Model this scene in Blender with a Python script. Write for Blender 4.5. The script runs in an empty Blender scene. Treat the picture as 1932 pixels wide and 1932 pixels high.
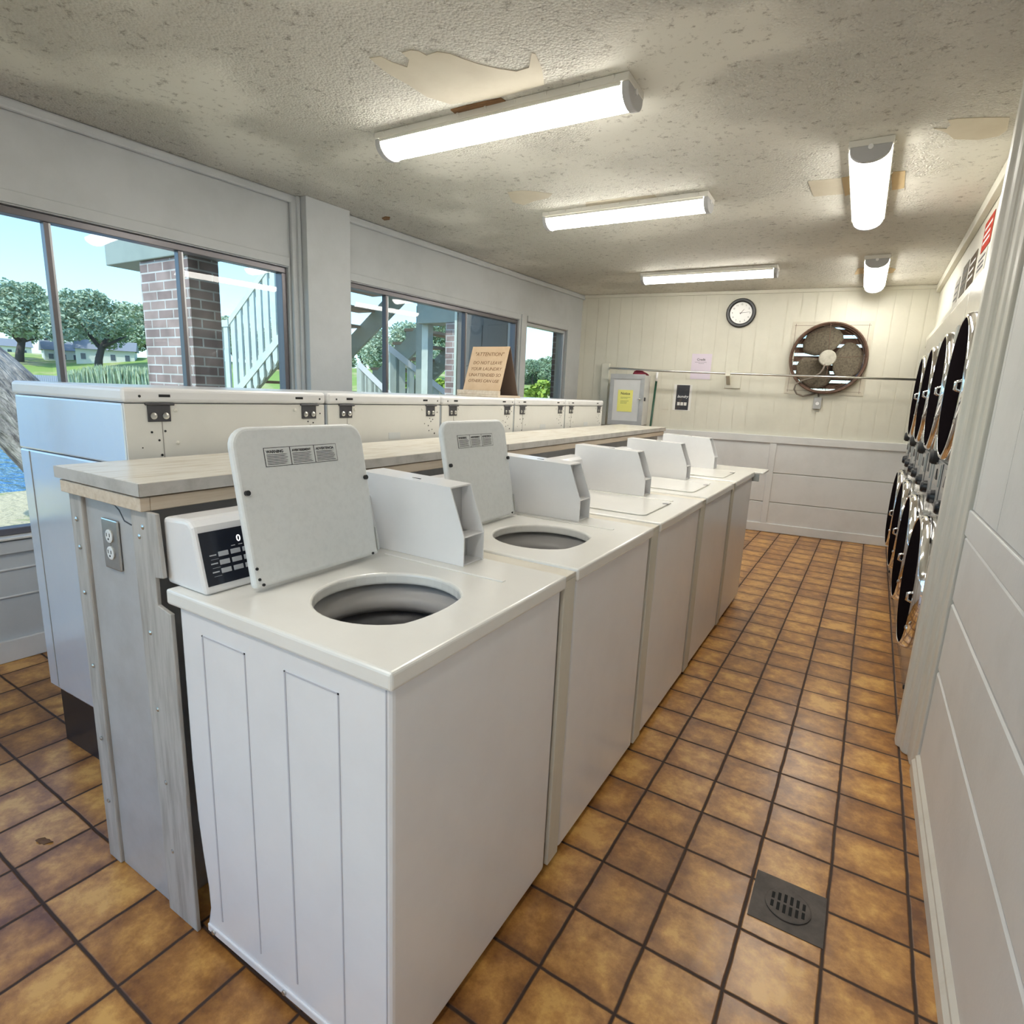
import bpy, bmesh, math, random
from mathutils import Matrix, Vector
random.seed(7)
PI = math.pi
SC = bpy.context.scene
COL = SC.collection

# ------------------------------------------------------------------ camera
CAMP = Vector((0.6147, -0.6585, 1.3946)); YAW, PIT, ROL, FPX = 0.5394, -0.2033, 0.0429, 1085.5
def cam_axes():
    f = Vector((-math.sin(YAW)*math.cos(PIT), math.cos(YAW)*math.cos(PIT), math.sin(PIT)))
    r = Vector((math.cos(YAW), math.sin(YAW), 0)); u = r.cross(f)
    return r*math.cos(ROL)+u*math.sin(ROL), -r*math.sin(ROL)+u*math.cos(ROL), f
CR, CU, CF = cam_axes()
cd = bpy.data.cameras.new('camera'); cam = bpy.data.objects.new('camera', cd); COL.objects.link(cam)
cd.sensor_width = 36; cd.lens = 36*FPX/1932; cd.clip_start = 0.02; cd.clip_end = 2000
cam.matrix_world = Matrix(((CR.x, CU.x, -CF.x, CAMP.x), (CR.y, CU.y, -CF.y, CAMP.y), (CR.z, CU.z, -CF.z, CAMP.z), (0, 0, 0, 1)))
SC.camera = cam
def at(px, py, depth):            # a point of the place seen at (px,py), so far in front of the camera
    return CAMP + (CF + CR*((px-966)/FPX) - CU*((py-966)/FPX))*depth

# ------------------------------------------------------------------ sky, sun, exposure
W = bpy.data.worlds.new('sky'); SC.world = W; W.use_nodes = True
wn = W.node_tree.nodes; wl = W.node_tree.links; wn.clear()
wo = wn.new('ShaderNodeOutputWorld'); wb = wn.new('ShaderNodeBackground'); ws = wn.new('ShaderNodeTexSky')
ws.sky_type = 'NISHITA'; ws.sun_disc = False; ws.sun_elevation = math.radians(58); ws.sun_rotation = math.radians(175)
ws.air_density = 1.0; ws.dust_density = 1.2; ws.ozone_density = 1.6
wb.inputs['Strength'].default_value = 0.25
wc = wn.new('ShaderNodeTexCoord'); wno = wn.new('ShaderNodeTexNoise'); wr = wn.new('ShaderNodeValToRGB'); wm = wn.new('ShaderNodeMix'); wm.data_type = 'RGBA'
wno.inputs['Scale'].default_value = 2.6; wno.inputs['Detail'].default_value = 6
wr.color_ramp.elements[0].position = .52; wr.color_ramp.elements[1].position = .85
wl.new(wc.outputs['Generated'], wno.inputs['Vector']); wl.new(wno.outputs['Fac'], wr.inputs['Fac'])
wl.new(wr.outputs['Color'], wm.inputs['Factor']); wm.inputs['B'].default_value = (3.2, 3.4, 3.5, 1)
wt = wn.new('ShaderNodeMix'); wt.data_type = 'RGBA'; wt.blend_type = 'MULTIPLY'; wt.inputs['Factor'].default_value = 1; wt.inputs['B'].default_value = (.72, .95, 1.05, 1)
wl.new(ws.outputs['Color'], wt.inputs['A']); wl.new(wt.outputs['Result'], wm.inputs['A']); wl.new(wm.outputs['Result'], wb.inputs['Color']); wl.new(wb.outputs['Background'], wo.inputs['Surface'])
sd = bpy.data.lights.new('sun', 'SUN'); sd.energy = 2.3; sd.angle = .01; sd.color = (1, .96, .88)
sun = bpy.data.objects.new('sun', sd); COL.objects.link(sun)
sdir = Vector((0.05, -0.62, 0.9)).normalized()
sun.rotation_euler = sdir.to_track_quat('Z', 'Y').to_euler()
SC.view_settings.view_transform = 'Standard'; SC.view_settings.look = 'None'; SC.view_settings.gamma = 1
SC.view_settings.use_curve_mapping = False; SC.view_settings.exposure = 0.76
LAMP = 15.5
SC.cycles.use_denoising = True
SC.cycles.max_bounces = 10; SC.cycles.diffuse_bounces = 5; SC.cycles.glossy_bounces = 4; SC.cycles.transparent_max_bounces = 12
SC.cycles.sample_clamp_indirect = 6
SC.cycles.caustics_reflective = False; SC.cycles.caustics_refractive = False

# ------------------------------------------------------------------ mesh helpers
class MB:
    def __init__(s): s.v = []; s.f = []; s.m = []
    def add(s, vs, fs, mi=0):
        o = len(s.v); s.v += [tuple(v) for v in vs]
        for f in fs: s.f.append(tuple(i+o for i in f)); s.m.append(mi)
        return s
    def box(s, x0, x1, y0, y1, z0, z1, mi=0):
        return s.add([(x0,y0,z0),(x1,y0,z0),(x1,y1,z0),(x0,y1,z0),(x0,y0,z1),(x1,y0,z1),(x1,y1,z1),(x0,y1,z1)],
                     [(0,3,2,1),(4,5,6,7),(0,1,5,4),(1,2,6,5),(2,3,7,6),(3,0,4,7)], mi)
    def prism(s, pts, axis, a, b, mi=0):      # polygon pts (2d) extruded along axis from a to b
        n = len(pts)
        def P(p, t):
            return {'x': (t, p[0], p[1]), 'y': (p[0], t, p[1]), 'z': (p[0], p[1], t)}[axis]
        vs = [P(p, a) for p in pts]+[P(p, b) for p in pts]
        fs = [tuple(range(n-1, -1, -1)), tuple(range(n, 2*n))]+[(i, (i+1) % n, n+(i+1) % n, n+i) for i in range(n)]
        return s.add(vs, fs, mi)
    def tube(s, path, r, seg=10, mi=0, cap=True):
        path = [Vector(p) for p in path]; n = len(path); rs = r if isinstance(r, (list, tuple)) else [r]*n
        vs = []; up = None
        for i, p in enumerate(path):
            t = (path[min(i+1, n-1)]-path[max(i-1, 0)]).normalized()
            if up is None: up = t.orthogonal().normalized()
            up = (up-t*up.dot(t)).normalized(); w = t.cross(up)
            for k in range(seg):
                a = 2*PI*k/seg; vs.append(p+(up*math.cos(a)+w*math.sin(a))*rs[i])
        fs = [(i*seg+k, i*seg+(k+1) % seg, (i+1)*seg+(k+1) % seg, (i+1)*seg+k) for i in range(n-1) for k in range(seg)]
        if cap: fs += [tuple(range(seg-1, -1, -1)), tuple((n-1)*seg+k for k in range(seg))]
        return s.add(vs, fs, mi)
    def lathe(s, prof, c, axis='z', seg=32, mi=0, closed=False):   # prof: (radius, offset along axis)
        vs = []
        for r, h in prof:
            for k in range(seg):
                a = 2*PI*k/seg; p, q = r*math.cos(a), r*math.sin(a)
                o = {'z': (p, q, h), 'x': (h, p, q), 'y': (q, h, p)}[axis]
                vs.append((c[0]+o[0], c[1]+o[1], c[2]+o[2]))
        n = len(prof); R = n if closed else n-1
        fs = [(i*seg+k, i*seg+(k+1) % seg, ((i+1) % n)*seg+(k+1) % seg, ((i+1) % n)*seg+k) for i in range(R) for k in range(seg)]
        if not closed:
            fs.append(tuple(range(seg-1, -1, -1))); fs.append(tuple((n-1)*seg+k for k in range(seg)))
        return s.add(vs, fs, mi)
    def move(s, M):
        s.v = [tuple(M @ Vector(v)) for v in s.v]; return s
    def build(s, name, mat, parent=None, bevel=0, seg=2, smooth=False, loc=None, rz=0, solid_fix=True):
        me = bpy.data.meshes.new(name); me.from_pydata(s.v, [], s.f)
        for m in (mat if isinstance(mat, (list, tuple)) else [mat]): me.materials.append(m)
        me.polygons.foreach_set('material_index', s.m)
        if solid_fix:
            bm = bmesh.new(); bm.from_mesh(me); bmesh.ops.recalc_face_normals(bm, faces=bm.faces); bm.to_mesh(me); bm.free()
        if smooth: me.polygons.foreach_set('use_smooth', [True]*len(me.polygons))
        me.update()
        o = bpy.data.objects.new(name, me); COL.objects.link(o)
        if parent: o.parent = parent
        if loc: o.location = loc
        o.rotation_euler.z = rz
        if bevel:
            b = o.modifiers.new('bevel', 'BEVEL'); b.width = bevel; b.segments = seg; b.limit_method = 'ANGLE'; b.angle_limit = math.radians(40)
            b.harden_normals = False
        return o
def tag(o, label=None, cat=None, group=None, kind=None):
    for k, v in (('label', label), ('category', cat), ('group', group), ('kind', kind)):
        if v: o[k] = v
    return o
def empty(name, loc, label, cat, group=None, rz=0):
    o = bpy.data.objects.new(name, None); COL.objects.link(o); o.location = loc; o.rotation_euler.z = rz; o.empty_display_size = .1
    return tag(o, label, cat, group)
def struct(mb, name, mat, **k):
    return tag(mb.build(name, mat, **k), kind='structure')
def dup(o, loc, rz=None, label=None, parent=None):
    c = o.copy(); COL.objects.link(c)
    if parent: c.parent = parent
    else:
        c.location = loc
        if rz is not None: c.rotation_euler.z = rz
        if label: c['label'] = label
    for ch in list(o.children): dup(ch, None, parent=c)
    return c
def text(s, size, name, mat, parent, M, align='LEFT', ext=.0006, shear=0, space=1.0, bold=0):
    cu = bpy.data.curves.new(name, 'FONT'); cu.body = s; cu.size = size; cu.align_x = align; cu.align_y = 'CENTER'
    cu.extrude = ext; cu.shear = shear; cu.space_line = space; cu.offset = bold; cu.resolution_u = 3
    t = bpy.data.objects.new(name, cu); COL.objects.link(t)
    me = bpy.data.meshes.new_from_object(t); bpy.data.objects.remove(t); bpy.data.curves.remove(cu)
    me.transform(M); me.materials.clear(); me.materials.append(mat)
    o = bpy.data.objects.new(name, me); COL.objects.link(o); o.parent = parent
    return o
def basis(o, ex, ey):              # matrix placing text's x along ex and y along ey at o
    ex = Vector(ex).normalized(); ey = Vector(ey).normalized(); ez = ex.cross(ey)
    return Matrix(((ex.x, ey.x, ez.x, o[0]), (ex.y, ey.y, ez.y, o[1]), (ex.z, ey.z, ez.z, o[2]), (0, 0, 0, 1)))

# ------------------------------------------------------------------ materials
def mat(name, col, rough=.5, metal=0, spec=.5, noise=None, bump=None, coat=0, emit=None, alpha=None):
    """noise=(col2, scale, lo, hi); bump=(scale, strength, distance)"""
    m = bpy.data.materials.new(name); m.use_nodes = True; nt = m.node_tree; N = nt.nodes; L = nt.links
    b = N['Principled BSDF']; b.inputs['Base Color'].default_value = (*col, 1); b.inputs['Roughness'].default_value = rough
    b.inputs['Metallic'].default_value = metal; b.inputs['Specular IOR Level'].default_value = spec
    b.inputs['Coat Weight'].default_value = coat
    if coat: b.inputs['Coat Roughness'].default_value = .12
    if emit: b.inputs['Emission Color'].default_value = (*emit[0], 1); b.inputs['Emission Strength'].default_value = emit[1]
    tc = N.new('ShaderNodeTexCoord')
    if noise:
        n = N.new('ShaderNodeTexNoise'); n.inputs['Scale'].default_value = noise[1]; n.inputs['Detail'].default_value = 7; n.inputs['Roughness'].default_value = .65
        r = N.new('ShaderNodeValToRGB'); r.color_ramp.elements[0].position = noise[2]; r.color_ramp.elements[1].position = noise[3]
        r.color_ramp.elements[0].color = (*col, 1); r.color_ramp.elements[1].color = (*noise[0], 1)
        if len(noise) > 4:
            mp = N.new('ShaderNodeMapping'); mp.inputs['Scale'].default_value = noise[4]; L.new(tc.outputs['Object'], mp.inputs['Vector']); L.new(mp.outputs['Vector'], n.inputs['Vector'])
        else: L.new(tc.outputs['Object'], n.inputs['Vector'])
        L.new(n.outputs['Fac'], r.inputs['Fac']); L.new(r.outputs['Color'], b.inputs['Base Color'])
    if bump:
        n = N.new('ShaderNodeTexNoise'); n.inputs['Scale'].default_value = bump[0]; n.inputs['Detail'].default_value = 4
        bp = N.new('ShaderNodeBump'); bp.inputs['Strength'].default_value = bump[1]; bp.inputs['Distance'].default_value = bump[2]
        L.new(tc.outputs['Object'], n.inputs['Vector']); L.new(n.outputs['Fac'], bp.inputs['Height']); L.new(bp.outputs['Normal'], b.inputs['Normal'])
    return m
M = {}
M['paint'] = mat('wall_paint', (.55, .57, .58), .5, noise=((.48, .50, .505), 2.2, .45, .75), bump=(60, .12, .004))
M['cream'] = mat('cream_siding', (.69, .67, .575), .55, noise=((.60, .58, .49), 1.8, .45, .8), bump=(45, .12, .004))
M['board'] = mat('grey_board', (.68, .68, .67), .45, noise=((.60, .60, .585), 3, .45, .75), bump=(70, .12, .004))
M['trim'] = mat('trim_paint', (.72, .71, .67), .4, noise=((.60, .585, .54), 6, .5, .8))
M['caspaint'] = mat('casing_paint', (.62, .60, .54), .35, noise=((.50, .47, .40), 9, .5, .85, (1, 1, .15)))
M['enamel'] = mat('white_enamel', (.78, .78, .79), .28, noise=((.73, .73, .74), 5, .4, .8), coat=.25)
M['enamel_top'] = mat('cream_enamel', (.80, .79, .75), .22, noise=((.75, .735, .69), 4, .4, .8), coat=.3)
M['lid'] = mat('lid_enamel', (.70, .72, .72), .4, noise=((.64, .66, .66), 60, .45, .75))
M['back_panel'] = mat('machine_back', (.72, .715, .68), .4, noise=((.66, .65, .61), 3, .45, .8))
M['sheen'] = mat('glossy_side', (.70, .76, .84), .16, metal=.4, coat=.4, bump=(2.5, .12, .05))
M['filler'] = mat('beige_filler', (.62, .585, .50), .55, noise=((.52, .48, .40), 6, .4, .8, (1, 1, .2)))
M['black'] = mat('black_plastic', (.012, .013, .016), .35)
M['rubber'] = mat('dark_rubber', (.02, .02, .02), .6)
M['panel'] = mat('control_glass', (.006, .009, .02), .2)
M['btn'] = mat('grey_button', (.42, .44, .47), .5)
M['white'] = mat('white_mark', (.85, .85, .85), .5)
M['led'] = mat('lit_display', (.9, .9, .9), .5, emit=((1, 1, 1), .8))
M['ink'] = mat('ink', (.03, .03, .035), .6)
M['inkbrown'] = mat('pen_ink', (.19, .10, .045), .7)
M['label'] = mat('label_paper', (.66, .68, .68), .5)
M['steel'] = mat('brushed_steel', (.62, .62, .60), .28, metal=1, noise=((.50, .50, .48), 8, .4, .7, (1, 8, 1)))
M['stainless'] = mat('stainless_front', (.60, .60, .585), .24, metal=1, noise=((.50, .49, .47), 5, .4, .7))
M['chrome'] = mat('chrome', (.85, .85, .86), .06, metal=1)
M['darksteel'] = mat('dark_steel', (.09, .09, .10), .45, metal=.6)
M['tub'] = mat('tub_grey', (.16, .16, .17), .4, noise=((.10, .10, .11), 14, .4, .7))
M['ring'] = mat('balance_ring', (.40, .39, .38), .4)
M['darkglass'] = mat('dark_door_glass', (.008, .006, .007), .4, spec=0)
M['wood'] = mat('raw_pine', (.63, .54, .43), .6, noise=((.50, .40, .29), 5, .4, .7, (12, .6, 12)))
M['benchtop'] = mat('worn_laminate', (.66, .635, .57), .34, noise=((.46, .40, .30), 8, .46, .68, (5, .7, 3)), bump=(50, .1, .002))
M['benchedge'] = mat('grey_laminate_edge', (.47, .45, .42), .5, noise=((.33, .31, .28), 14, .45, .75))
M['panelgrey'] = mat('galvanized_panel', (.46, .465, .47), .42, metal=.15, noise=((.37, .37, .365), 6, .4, .75))
M['cornerbd'] = mat('weathered_corner', (.44, .425, .40), .55, noise=((.25, .23, .205), 7, .42, .75, (6, 6, .6)))
M['card'] = mat('cardboard', (.60, .44, .29), .8, noise=((.53, .37, .23), 9, .4, .7))
M['cardin'] = mat('cardboard_inside', (.13, .09, .07), .85)
M['yellow'] = mat('yellow_paper', (.86, .82, .22), .6)
M['purple'] = mat('lilac_paper', (.72, .64, .74), .6)
M['red'] = mat('maroon_cloth', (.20, .02, .04), .8)
M['green'] = mat('dark_green', (.01, .07, .04), .4)
M['rust'] = mat('dusty_rust', (.16, .09, .06), .75, noise=((.09, .055, .04), 30, .4, .7), bump=(80, .3, .003))
M['dust'] = mat('dusty_blade', (.16, .135, .095), .85, noise=((.085, .07, .05), 60, .4, .65), bump=(120, .4, .003))
M['hub'] = mat('dusty_hub', (.50, .48, .41), .7, noise=((.36, .34, .28), 20, .4, .7))
M['plate'] = mat('fan_plate', (.64, .60, .50), .5, noise=((.50, .46, .37), 5, .45, .8))
M['winmetal'] = mat('bronze_aluminium', (.17, .16, .17), .35, metal=.6)
M['winlight'] = mat('aluminium', (.55, .57, .60), .3, metal=.7)
M['greypaint'] = mat('grey_green_paint', (.33, .37, .32), .6, noise=((.28, .32, .275), 5, .4, .7))
M['slat'] = mat('pale_slat', (.63, .68, .60), .6, noise=((.55, .60, .52), 8, .4, .7))
M['handrail'] = mat('white_handrail', (.86, .86, .84), .5)
M['tread'] = mat('weathered_tread', (.42, .31, .22), .7, noise=((.30, .22, .16), 6, .4, .7))
M['door'] = mat('door_grey', (.165, .15, .13), .5)
M['bark'] = mat('oak_bark', (.44, .39, .34), .9, noise=((.09, .075, .07), 6, .40, .62, (1, 1, 1)), bump=(9, 1.0, .12))
nt = M['bark'].node_tree; tcb = [n for n in nt.nodes if n.type == 'TEX_COORD'][0]; mpb = nt.nodes.new('ShaderNodeMapping'); mpb.vector_type = 'TEXTURE'
mpb.inputs['Rotation'].default_value = (at(0, 738, 5.05)-at(120, 862, 5.22)).to_track_quat('X', 'Z').to_euler(); mpb.inputs['Scale'].default_value = (2.2, .55, .55)
nt.links.new(tcb.outputs['Object'], mpb.inputs['Vector'])
for n in nt.nodes:
    if n.type == 'TEX_NOISE': nt.links.new(mpb.outputs['Vector'], n.inputs['Vector'])
M['fartrunk'] = mat('dark_trunk', (.07, .06, .055), .9)
M['house'] = mat('house_siding', (.72, .70, .63), .7)
M['roof'] = mat('grey_roof', (.22, .23, .25), .8)
M['hglass'] = mat('house_window', (.08, .10, .13), .2)
M['bulkhead'] = mat('bulkhead_wood', (.36, .36, .36), .8)
M['shore'] = mat('shore_straw', (.50, .42, .26), .95, noise=((.16, .22, .05), 1.3, .52, .64), bump=(14, .8, .06))
M['lawn'] = mat('lawn', (.22, .32, .07), .95, noise=((.45, .40, .20), .09, .48, .62))
M['reed'] = mat('reeds', (.40, .47, .23), .9, noise=((.58, .60, .38), 1.5, .4, .65))
M['bush'] = mat('yellow_green_bush', (.34, .42, .05), .9, noise=((.16, .26, .04), 2, .4, .65))
M['leaf1'] = mat('oak_leaves', (.31, .385, .24), .85, noise=((.47, .53, .36), .35, .4, .65))  # leaf colours lightened to stand in for haze across the lake
M['leaf2'] = mat('pine_leaves', (.17, .25, .15), .85, noise=((.28, .36, .19), .4, .4, .65))
M['deadleaf'] = mat('dead_leaf', (.12, .055, .02), .7)
M['peel'] = mat('bare_drywall', (.60, .545, .43), .7, noise=((.54, .48, .37), 5, .4, .7))
M['peeltan'] = mat('tan_patch', (.62, .47, .26), .7)
M['peelwood'] = mat('exposed_lath', (.27, .14, .055), .8, noise=((.13, .065, .03), 10, .4, .7, (1, 6, 1)))
M['iron'] = mat('cast_iron', (.10, .085, .075), .6, metal=.4, noise=((.055, .045, .04), 12, .4, .7))
M['hole'] = mat('dark_hole', (.004, .004, .004), .9)
M['clockface'] = mat('clock_face', (.82, .82, .80), .25)
M['paper'] = mat('white_paper', (.78, .77, .74), .6)
M['poster'] = mat('dark_poster', (.02, .018, .028), .35, noise=((.15, .09, .05), 14, .55, .75))
M['diffuser'] = mat('lamp_diffuser', (.9, .9, .88), .4, emit=((1, .965, .885), LAMP))
M['lampwhite'] = mat('lamp_housing', (.72, .70, .64), .4)
M['cap'] = mat('lamp_end_cap', (.46, .46, .47), .5)

def brickmat():
    m = mat('brick', (.3, .2, .18), .85); nt = m.node_tree; N = nt.nodes; L = nt.links; b = N['Principled BSDF']
    tc = N.new('ShaderNodeTexCoord'); sx = N.new('ShaderNodeSeparateXYZ'); ad = N.new('ShaderNodeMath'); cx = N.new('ShaderNodeCombineXYZ')
    L.new(tc.outputs['Object'], sx.inputs[0]); L.new(sx.outputs['X'], ad.inputs[0]); L.new(sx.outputs['Y'], ad.inputs[1])
    L.new(ad.outputs[0], cx.inputs['X']); L.new(sx.outputs['Z'], cx.inputs['Y'])
    br = N.new('ShaderNodeTexBrick'); br.inputs['Scale'].default_value = 1; br.inputs['Brick Width'].default_value = .205; br.inputs['Row Height'].default_value = .068
    br.inputs['Mortar Size'].default_value = .006; br.inputs['Color1'].default_value = (.37, .275, .245, 1); br.inputs['Color2'].default_value = (.25, .18, .165, 1); br.inputs['Mortar'].default_value = (.55, .53, .50, 1)
    L.new(cx.outputs[0], br.inputs['Vector'])
    n = N.new('ShaderNodeTexNoise'); n.inputs['Scale'].default_value = 6; mx = N.new('ShaderNodeMix'); mx.data_type = 'RGBA'; mx.blend_type = 'OVERLAY'; mx.inputs['Factor'].default_value = .6
    L.new(tc.outputs['Object'], n.inputs['Vector']); L.new(br.outputs['Color'], mx.inputs['A']); L.new(n.outputs['Fac'], mx.inputs['B']); L.new(mx.outputs['Result'], b.inputs['Base Color'])
    bp = N.new('ShaderNodeBump'); bp.inputs['Strength'].default_value = .6; bp.inputs['Distance'].default_value = .01; bp.invert = True
    L.new(br.outputs['Fac'], bp.inputs['Height']); L.new(bp.outputs['Normal'], b.inputs['Normal'])
    return m
M['brick'] = brickmat()

def tilemat():
    m = mat('quarry_tile', (.4, .25, .1), .4); nt = m.node_tree; N = nt.nodes; L = nt.links; b = N['Principled BSDF']
    tc = N.new('ShaderNodeTexCoord'); mp = N.new('ShaderNodeMapping'); mp.vector_type = 'TEXTURE'
    mp.inputs['Location'].default_value = (.723, 1.797, 0); mp.inputs['Rotation'].default_value = (0, 0, -.011); mp.inputs['Scale'].default_value = (.199, .199, .199)
    L.new(tc.outputs['Object'], mp.inputs['Vector'])
    def vm(op, a, bb=None):
        n = N.new('ShaderNodeVectorMath'); n.operation = op; L.new(a, n.inputs[0])
        if bb is not None: n.inputs[1].default_value = bb
        return n.outputs[0]
    def ma(op, a, c=None, d=None):
        n = N.new('ShaderNodeMath'); n.operation = op
        for i, q in enumerate((a, c, d)):
            if q is None: continue
            if isinstance(q, (int, float)): n.inputs[i].default_value = q
            else: L.new(q, n.inputs[i])
        return n.outputs[0]
    wob = N.new('ShaderNodeTexNoise'); wob.inputs['Scale'].default_value = 9; L.new(tc.outputs['Object'], wob.inputs['Vector'])
    wv = N.new('ShaderNodeVectorMath'); wv.operation = 'MULTIPLY_ADD'; L.new(wob.outputs['Color'], wv.inputs[0]); wv.inputs[1].default_value = (.03, .03, 0); L.new(mp.outputs['Vector'], wv.inputs[2])
    v = vm('ADD', wv.outputs[0], (-.015, -.015, 0))
    fl = vm('FLOOR', v); fr = vm('FRACTION', v)
    s = N.new('ShaderNodeSeparateXYZ'); L.new(fr, s.inputs[0])
    ex = ma('MINIMUM', s.outputs['X'], ma('SUBTRACT', 1.0, s.outputs['X'])); ey = ma('MINIMUM', s.outputs['Y'], ma('SUBTRACT', 1.0, s.outputs['Y']))
    e = ma('MINIMUM', ex, ey)
    g = N.new('ShaderNodeMapRange'); g.inputs['From Min'].default_value = .013; g.inputs['From Max'].default_value = .030; L.new(e, g.inputs['Value'])
    edge = N.new('ShaderNodeMapRange'); edge.inputs['From Min'].default_value = .02; edge.inputs['From Max'].default_value = .30; L.new(e, edge.inputs['Value'])
    wn_ = N.new('ShaderNodeTexWhiteNoise'); wn_.noise_dimensions = '2D'; L.new(fl, wn_.inputs['Vector'])
    n1 = N.new('ShaderNodeTexNoise'); n1.inputs['Scale'].default_value = 15; n1.inputs['Detail'].default_value = 10; n1.inputs['Roughness'].default_value = .7
    off = N.new('ShaderNodeVectorMath'); off.operation = 'MULTIPLY_ADD'; L.new(wn_.outputs['Color'], off.inputs[0]); off.inputs[1].default_value = (7, 7, 7); L.new(tc.outputs['Object'], off.inputs[2])
    L.new(off.outputs[0], n1.inputs['Vector'])
    # per-tile tone + mottling + darker fired edge
    t = ma('ADD', ma('MULTIPLY', n1.outputs['Fac'], 1.25), ma('MULTIPLY', wn_.outputs['Value'], .26))
    t = ma('ADD', t, ma('MULTIPLY', edge.outputs[0], .24))
    r = N.new('ShaderNodeValToRGB'); E = r.color_ramp.elements
    E[0].position = .52; E[0].color = (.16, .064, .022, 1); E[1].position = 1.32/1.0 if False else 1.0; E[1].color = (.64, .36, .105, 1)
    q = E.new(.74); q.color = (.33, .148, .040, 1); q = E.new(.88); q.color = (.49, .245, .066, 1)
    t2 = ma('ADD', ma('MULTIPLY', t, .80), .07); L.new(t2, r.inputs['Fac'])
    mx = N.new('ShaderNodeMix'); mx.data_type = 'RGBA'; L.new(g.outputs[0], mx.inputs['Factor']); mx.inputs['A'].default_value = (.040, .020, .012, 1); L.new(r.outputs['Color'], mx.inputs['B'])
    L.new(mx.outputs['Result'], b.inputs['Base Color'])
    ro = N.new('ShaderNodeMapRange'); ro.inputs['To Min'].default_value = .75; ro.inputs['To Max'].default_value = .29; L.new(g.outputs[0], ro.inputs['Value']); L.new(ro.outputs[0], b.inputs['Roughness'])
    n2 = N.new('ShaderNodeTexNoise'); n2.inputs['Scale'].default_value = 22; n2.inputs['Detail'].default_value = 3; L.new(off.outputs[0], n2.inputs['Vector'])
    h = ma('ADD', ma('MULTIPLY', g.outputs[0], 1.0), ma('MULTIPLY', n2.outputs['Fac'], .55))
    bp = N.new('ShaderNodeBump'); bp.inputs['Strength'].default_value = .5; bp.inputs['Distance'].default_value = .004; L.new(h, bp.inputs['Height']); L.new(bp.outputs['Normal'], b.inputs['Normal'])
    return m
M['tile'] = tilemat()

def ceilmat():
    m = mat('popcorn_ceiling', (.70, .675, .585), .8); nt = m.node_tree; N = nt.nodes; L = nt.links; b = N['Principled BSDF']
    tc = N.new('ShaderNodeTexCoord')
    n = N.new('ShaderNodeTexNoise'); n.inputs['Scale'].default_value = 75; n.inputs['Detail'].default_value = 6; n.inputs['Roughness'].default_value = .7; L.new(tc.outputs['Object'], n.inputs['Vector'])
    vo = N.new('ShaderNodeTexVoronoi'); vo.inputs['Scale'].default_value = 95; L.new(tc.outputs['Object'], vo.inputs['Vector'])
    big = N.new('ShaderNodeTexNoise'); big.inputs['Scale'].default_value = 1.6; big.inputs['Detail'].default_value = 5; L.new(tc.outputs['Object'], big.inputs['Vector'])
    msk = N.new('ShaderNodeValToRGB'); msk.color_ramp.elements[0].position = .38; msk.color_ramp.elements[1].position = .52; L.new(big.outputs['Fac'], msk.inputs['Fac'])
    ad = N.new('ShaderNodeMath'); ad.operation = 'SUBTRACT'; L.new(n.outputs['Fac'], ad.inputs[0]); L.new(vo.outputs['Distance'], ad.inputs[1])
    mu = N.new('ShaderNodeMath'); mu.operation = 'MULTIPLY'; L.new(ad.outputs[0], mu.inputs[0]); L.new(msk.outputs['Color'], mu.inputs[1])
    bp = N.new('ShaderNodeBump'); bp.inputs['Strength'].default_value = .9; bp.inputs['Distance'].default_value = .012; L.new(mu.outputs[0], bp.inputs['Height']); L.new(bp.outputs['Normal'], b.inputs['Normal'])
    # stains: specks of soot and broad yellowing
    sp = N.new('ShaderNodeTexNoise'); sp.inputs['Scale'].default_value = 26; sp.inputs['Detail'].default_value = 5; sp.inputs['Roughness'].default_value = .75; L.new(tc.outputs['Object'], sp.inputs['Vector'])
    sr = N.new('ShaderNodeValToRGB'); sr.color_ramp.elements[0].position = .56; sr.color_ramp.elements[1].position = .70; L.new(sp.outputs['Fac'], sr.inputs['Fac'])
    sm = N.new('ShaderNodeMath'); sm.operation = 'MULTIPLY'; sm.inputs[1].default_value = .8; L.new(sr.outputs['Color'], sm.inputs[0])
    m1 = N.new('ShaderNodeMix'); m1.data_type = 'RGBA'; m1.inputs['A'].default_value = (.80, .785, .72, 1); m1.inputs['B'].default_value = (.68, .655, .57, 1); L.new(big.outputs['Fac'], m1.inputs['Factor'])
    m2 = N.new('ShaderNodeMix'); m2.data_type = 'RGBA'; L.new(sm.outputs[0], m2.inputs['Factor']); L.new(m1.outputs['Result'], m2.inputs['A']); m2.inputs['B'].default_value = (.24, .21, .165, 1)
    L.new(m2.outputs['Result'], b.inputs['Base Color'])
    return m
M['ceiling'] = ceilmat()

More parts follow.
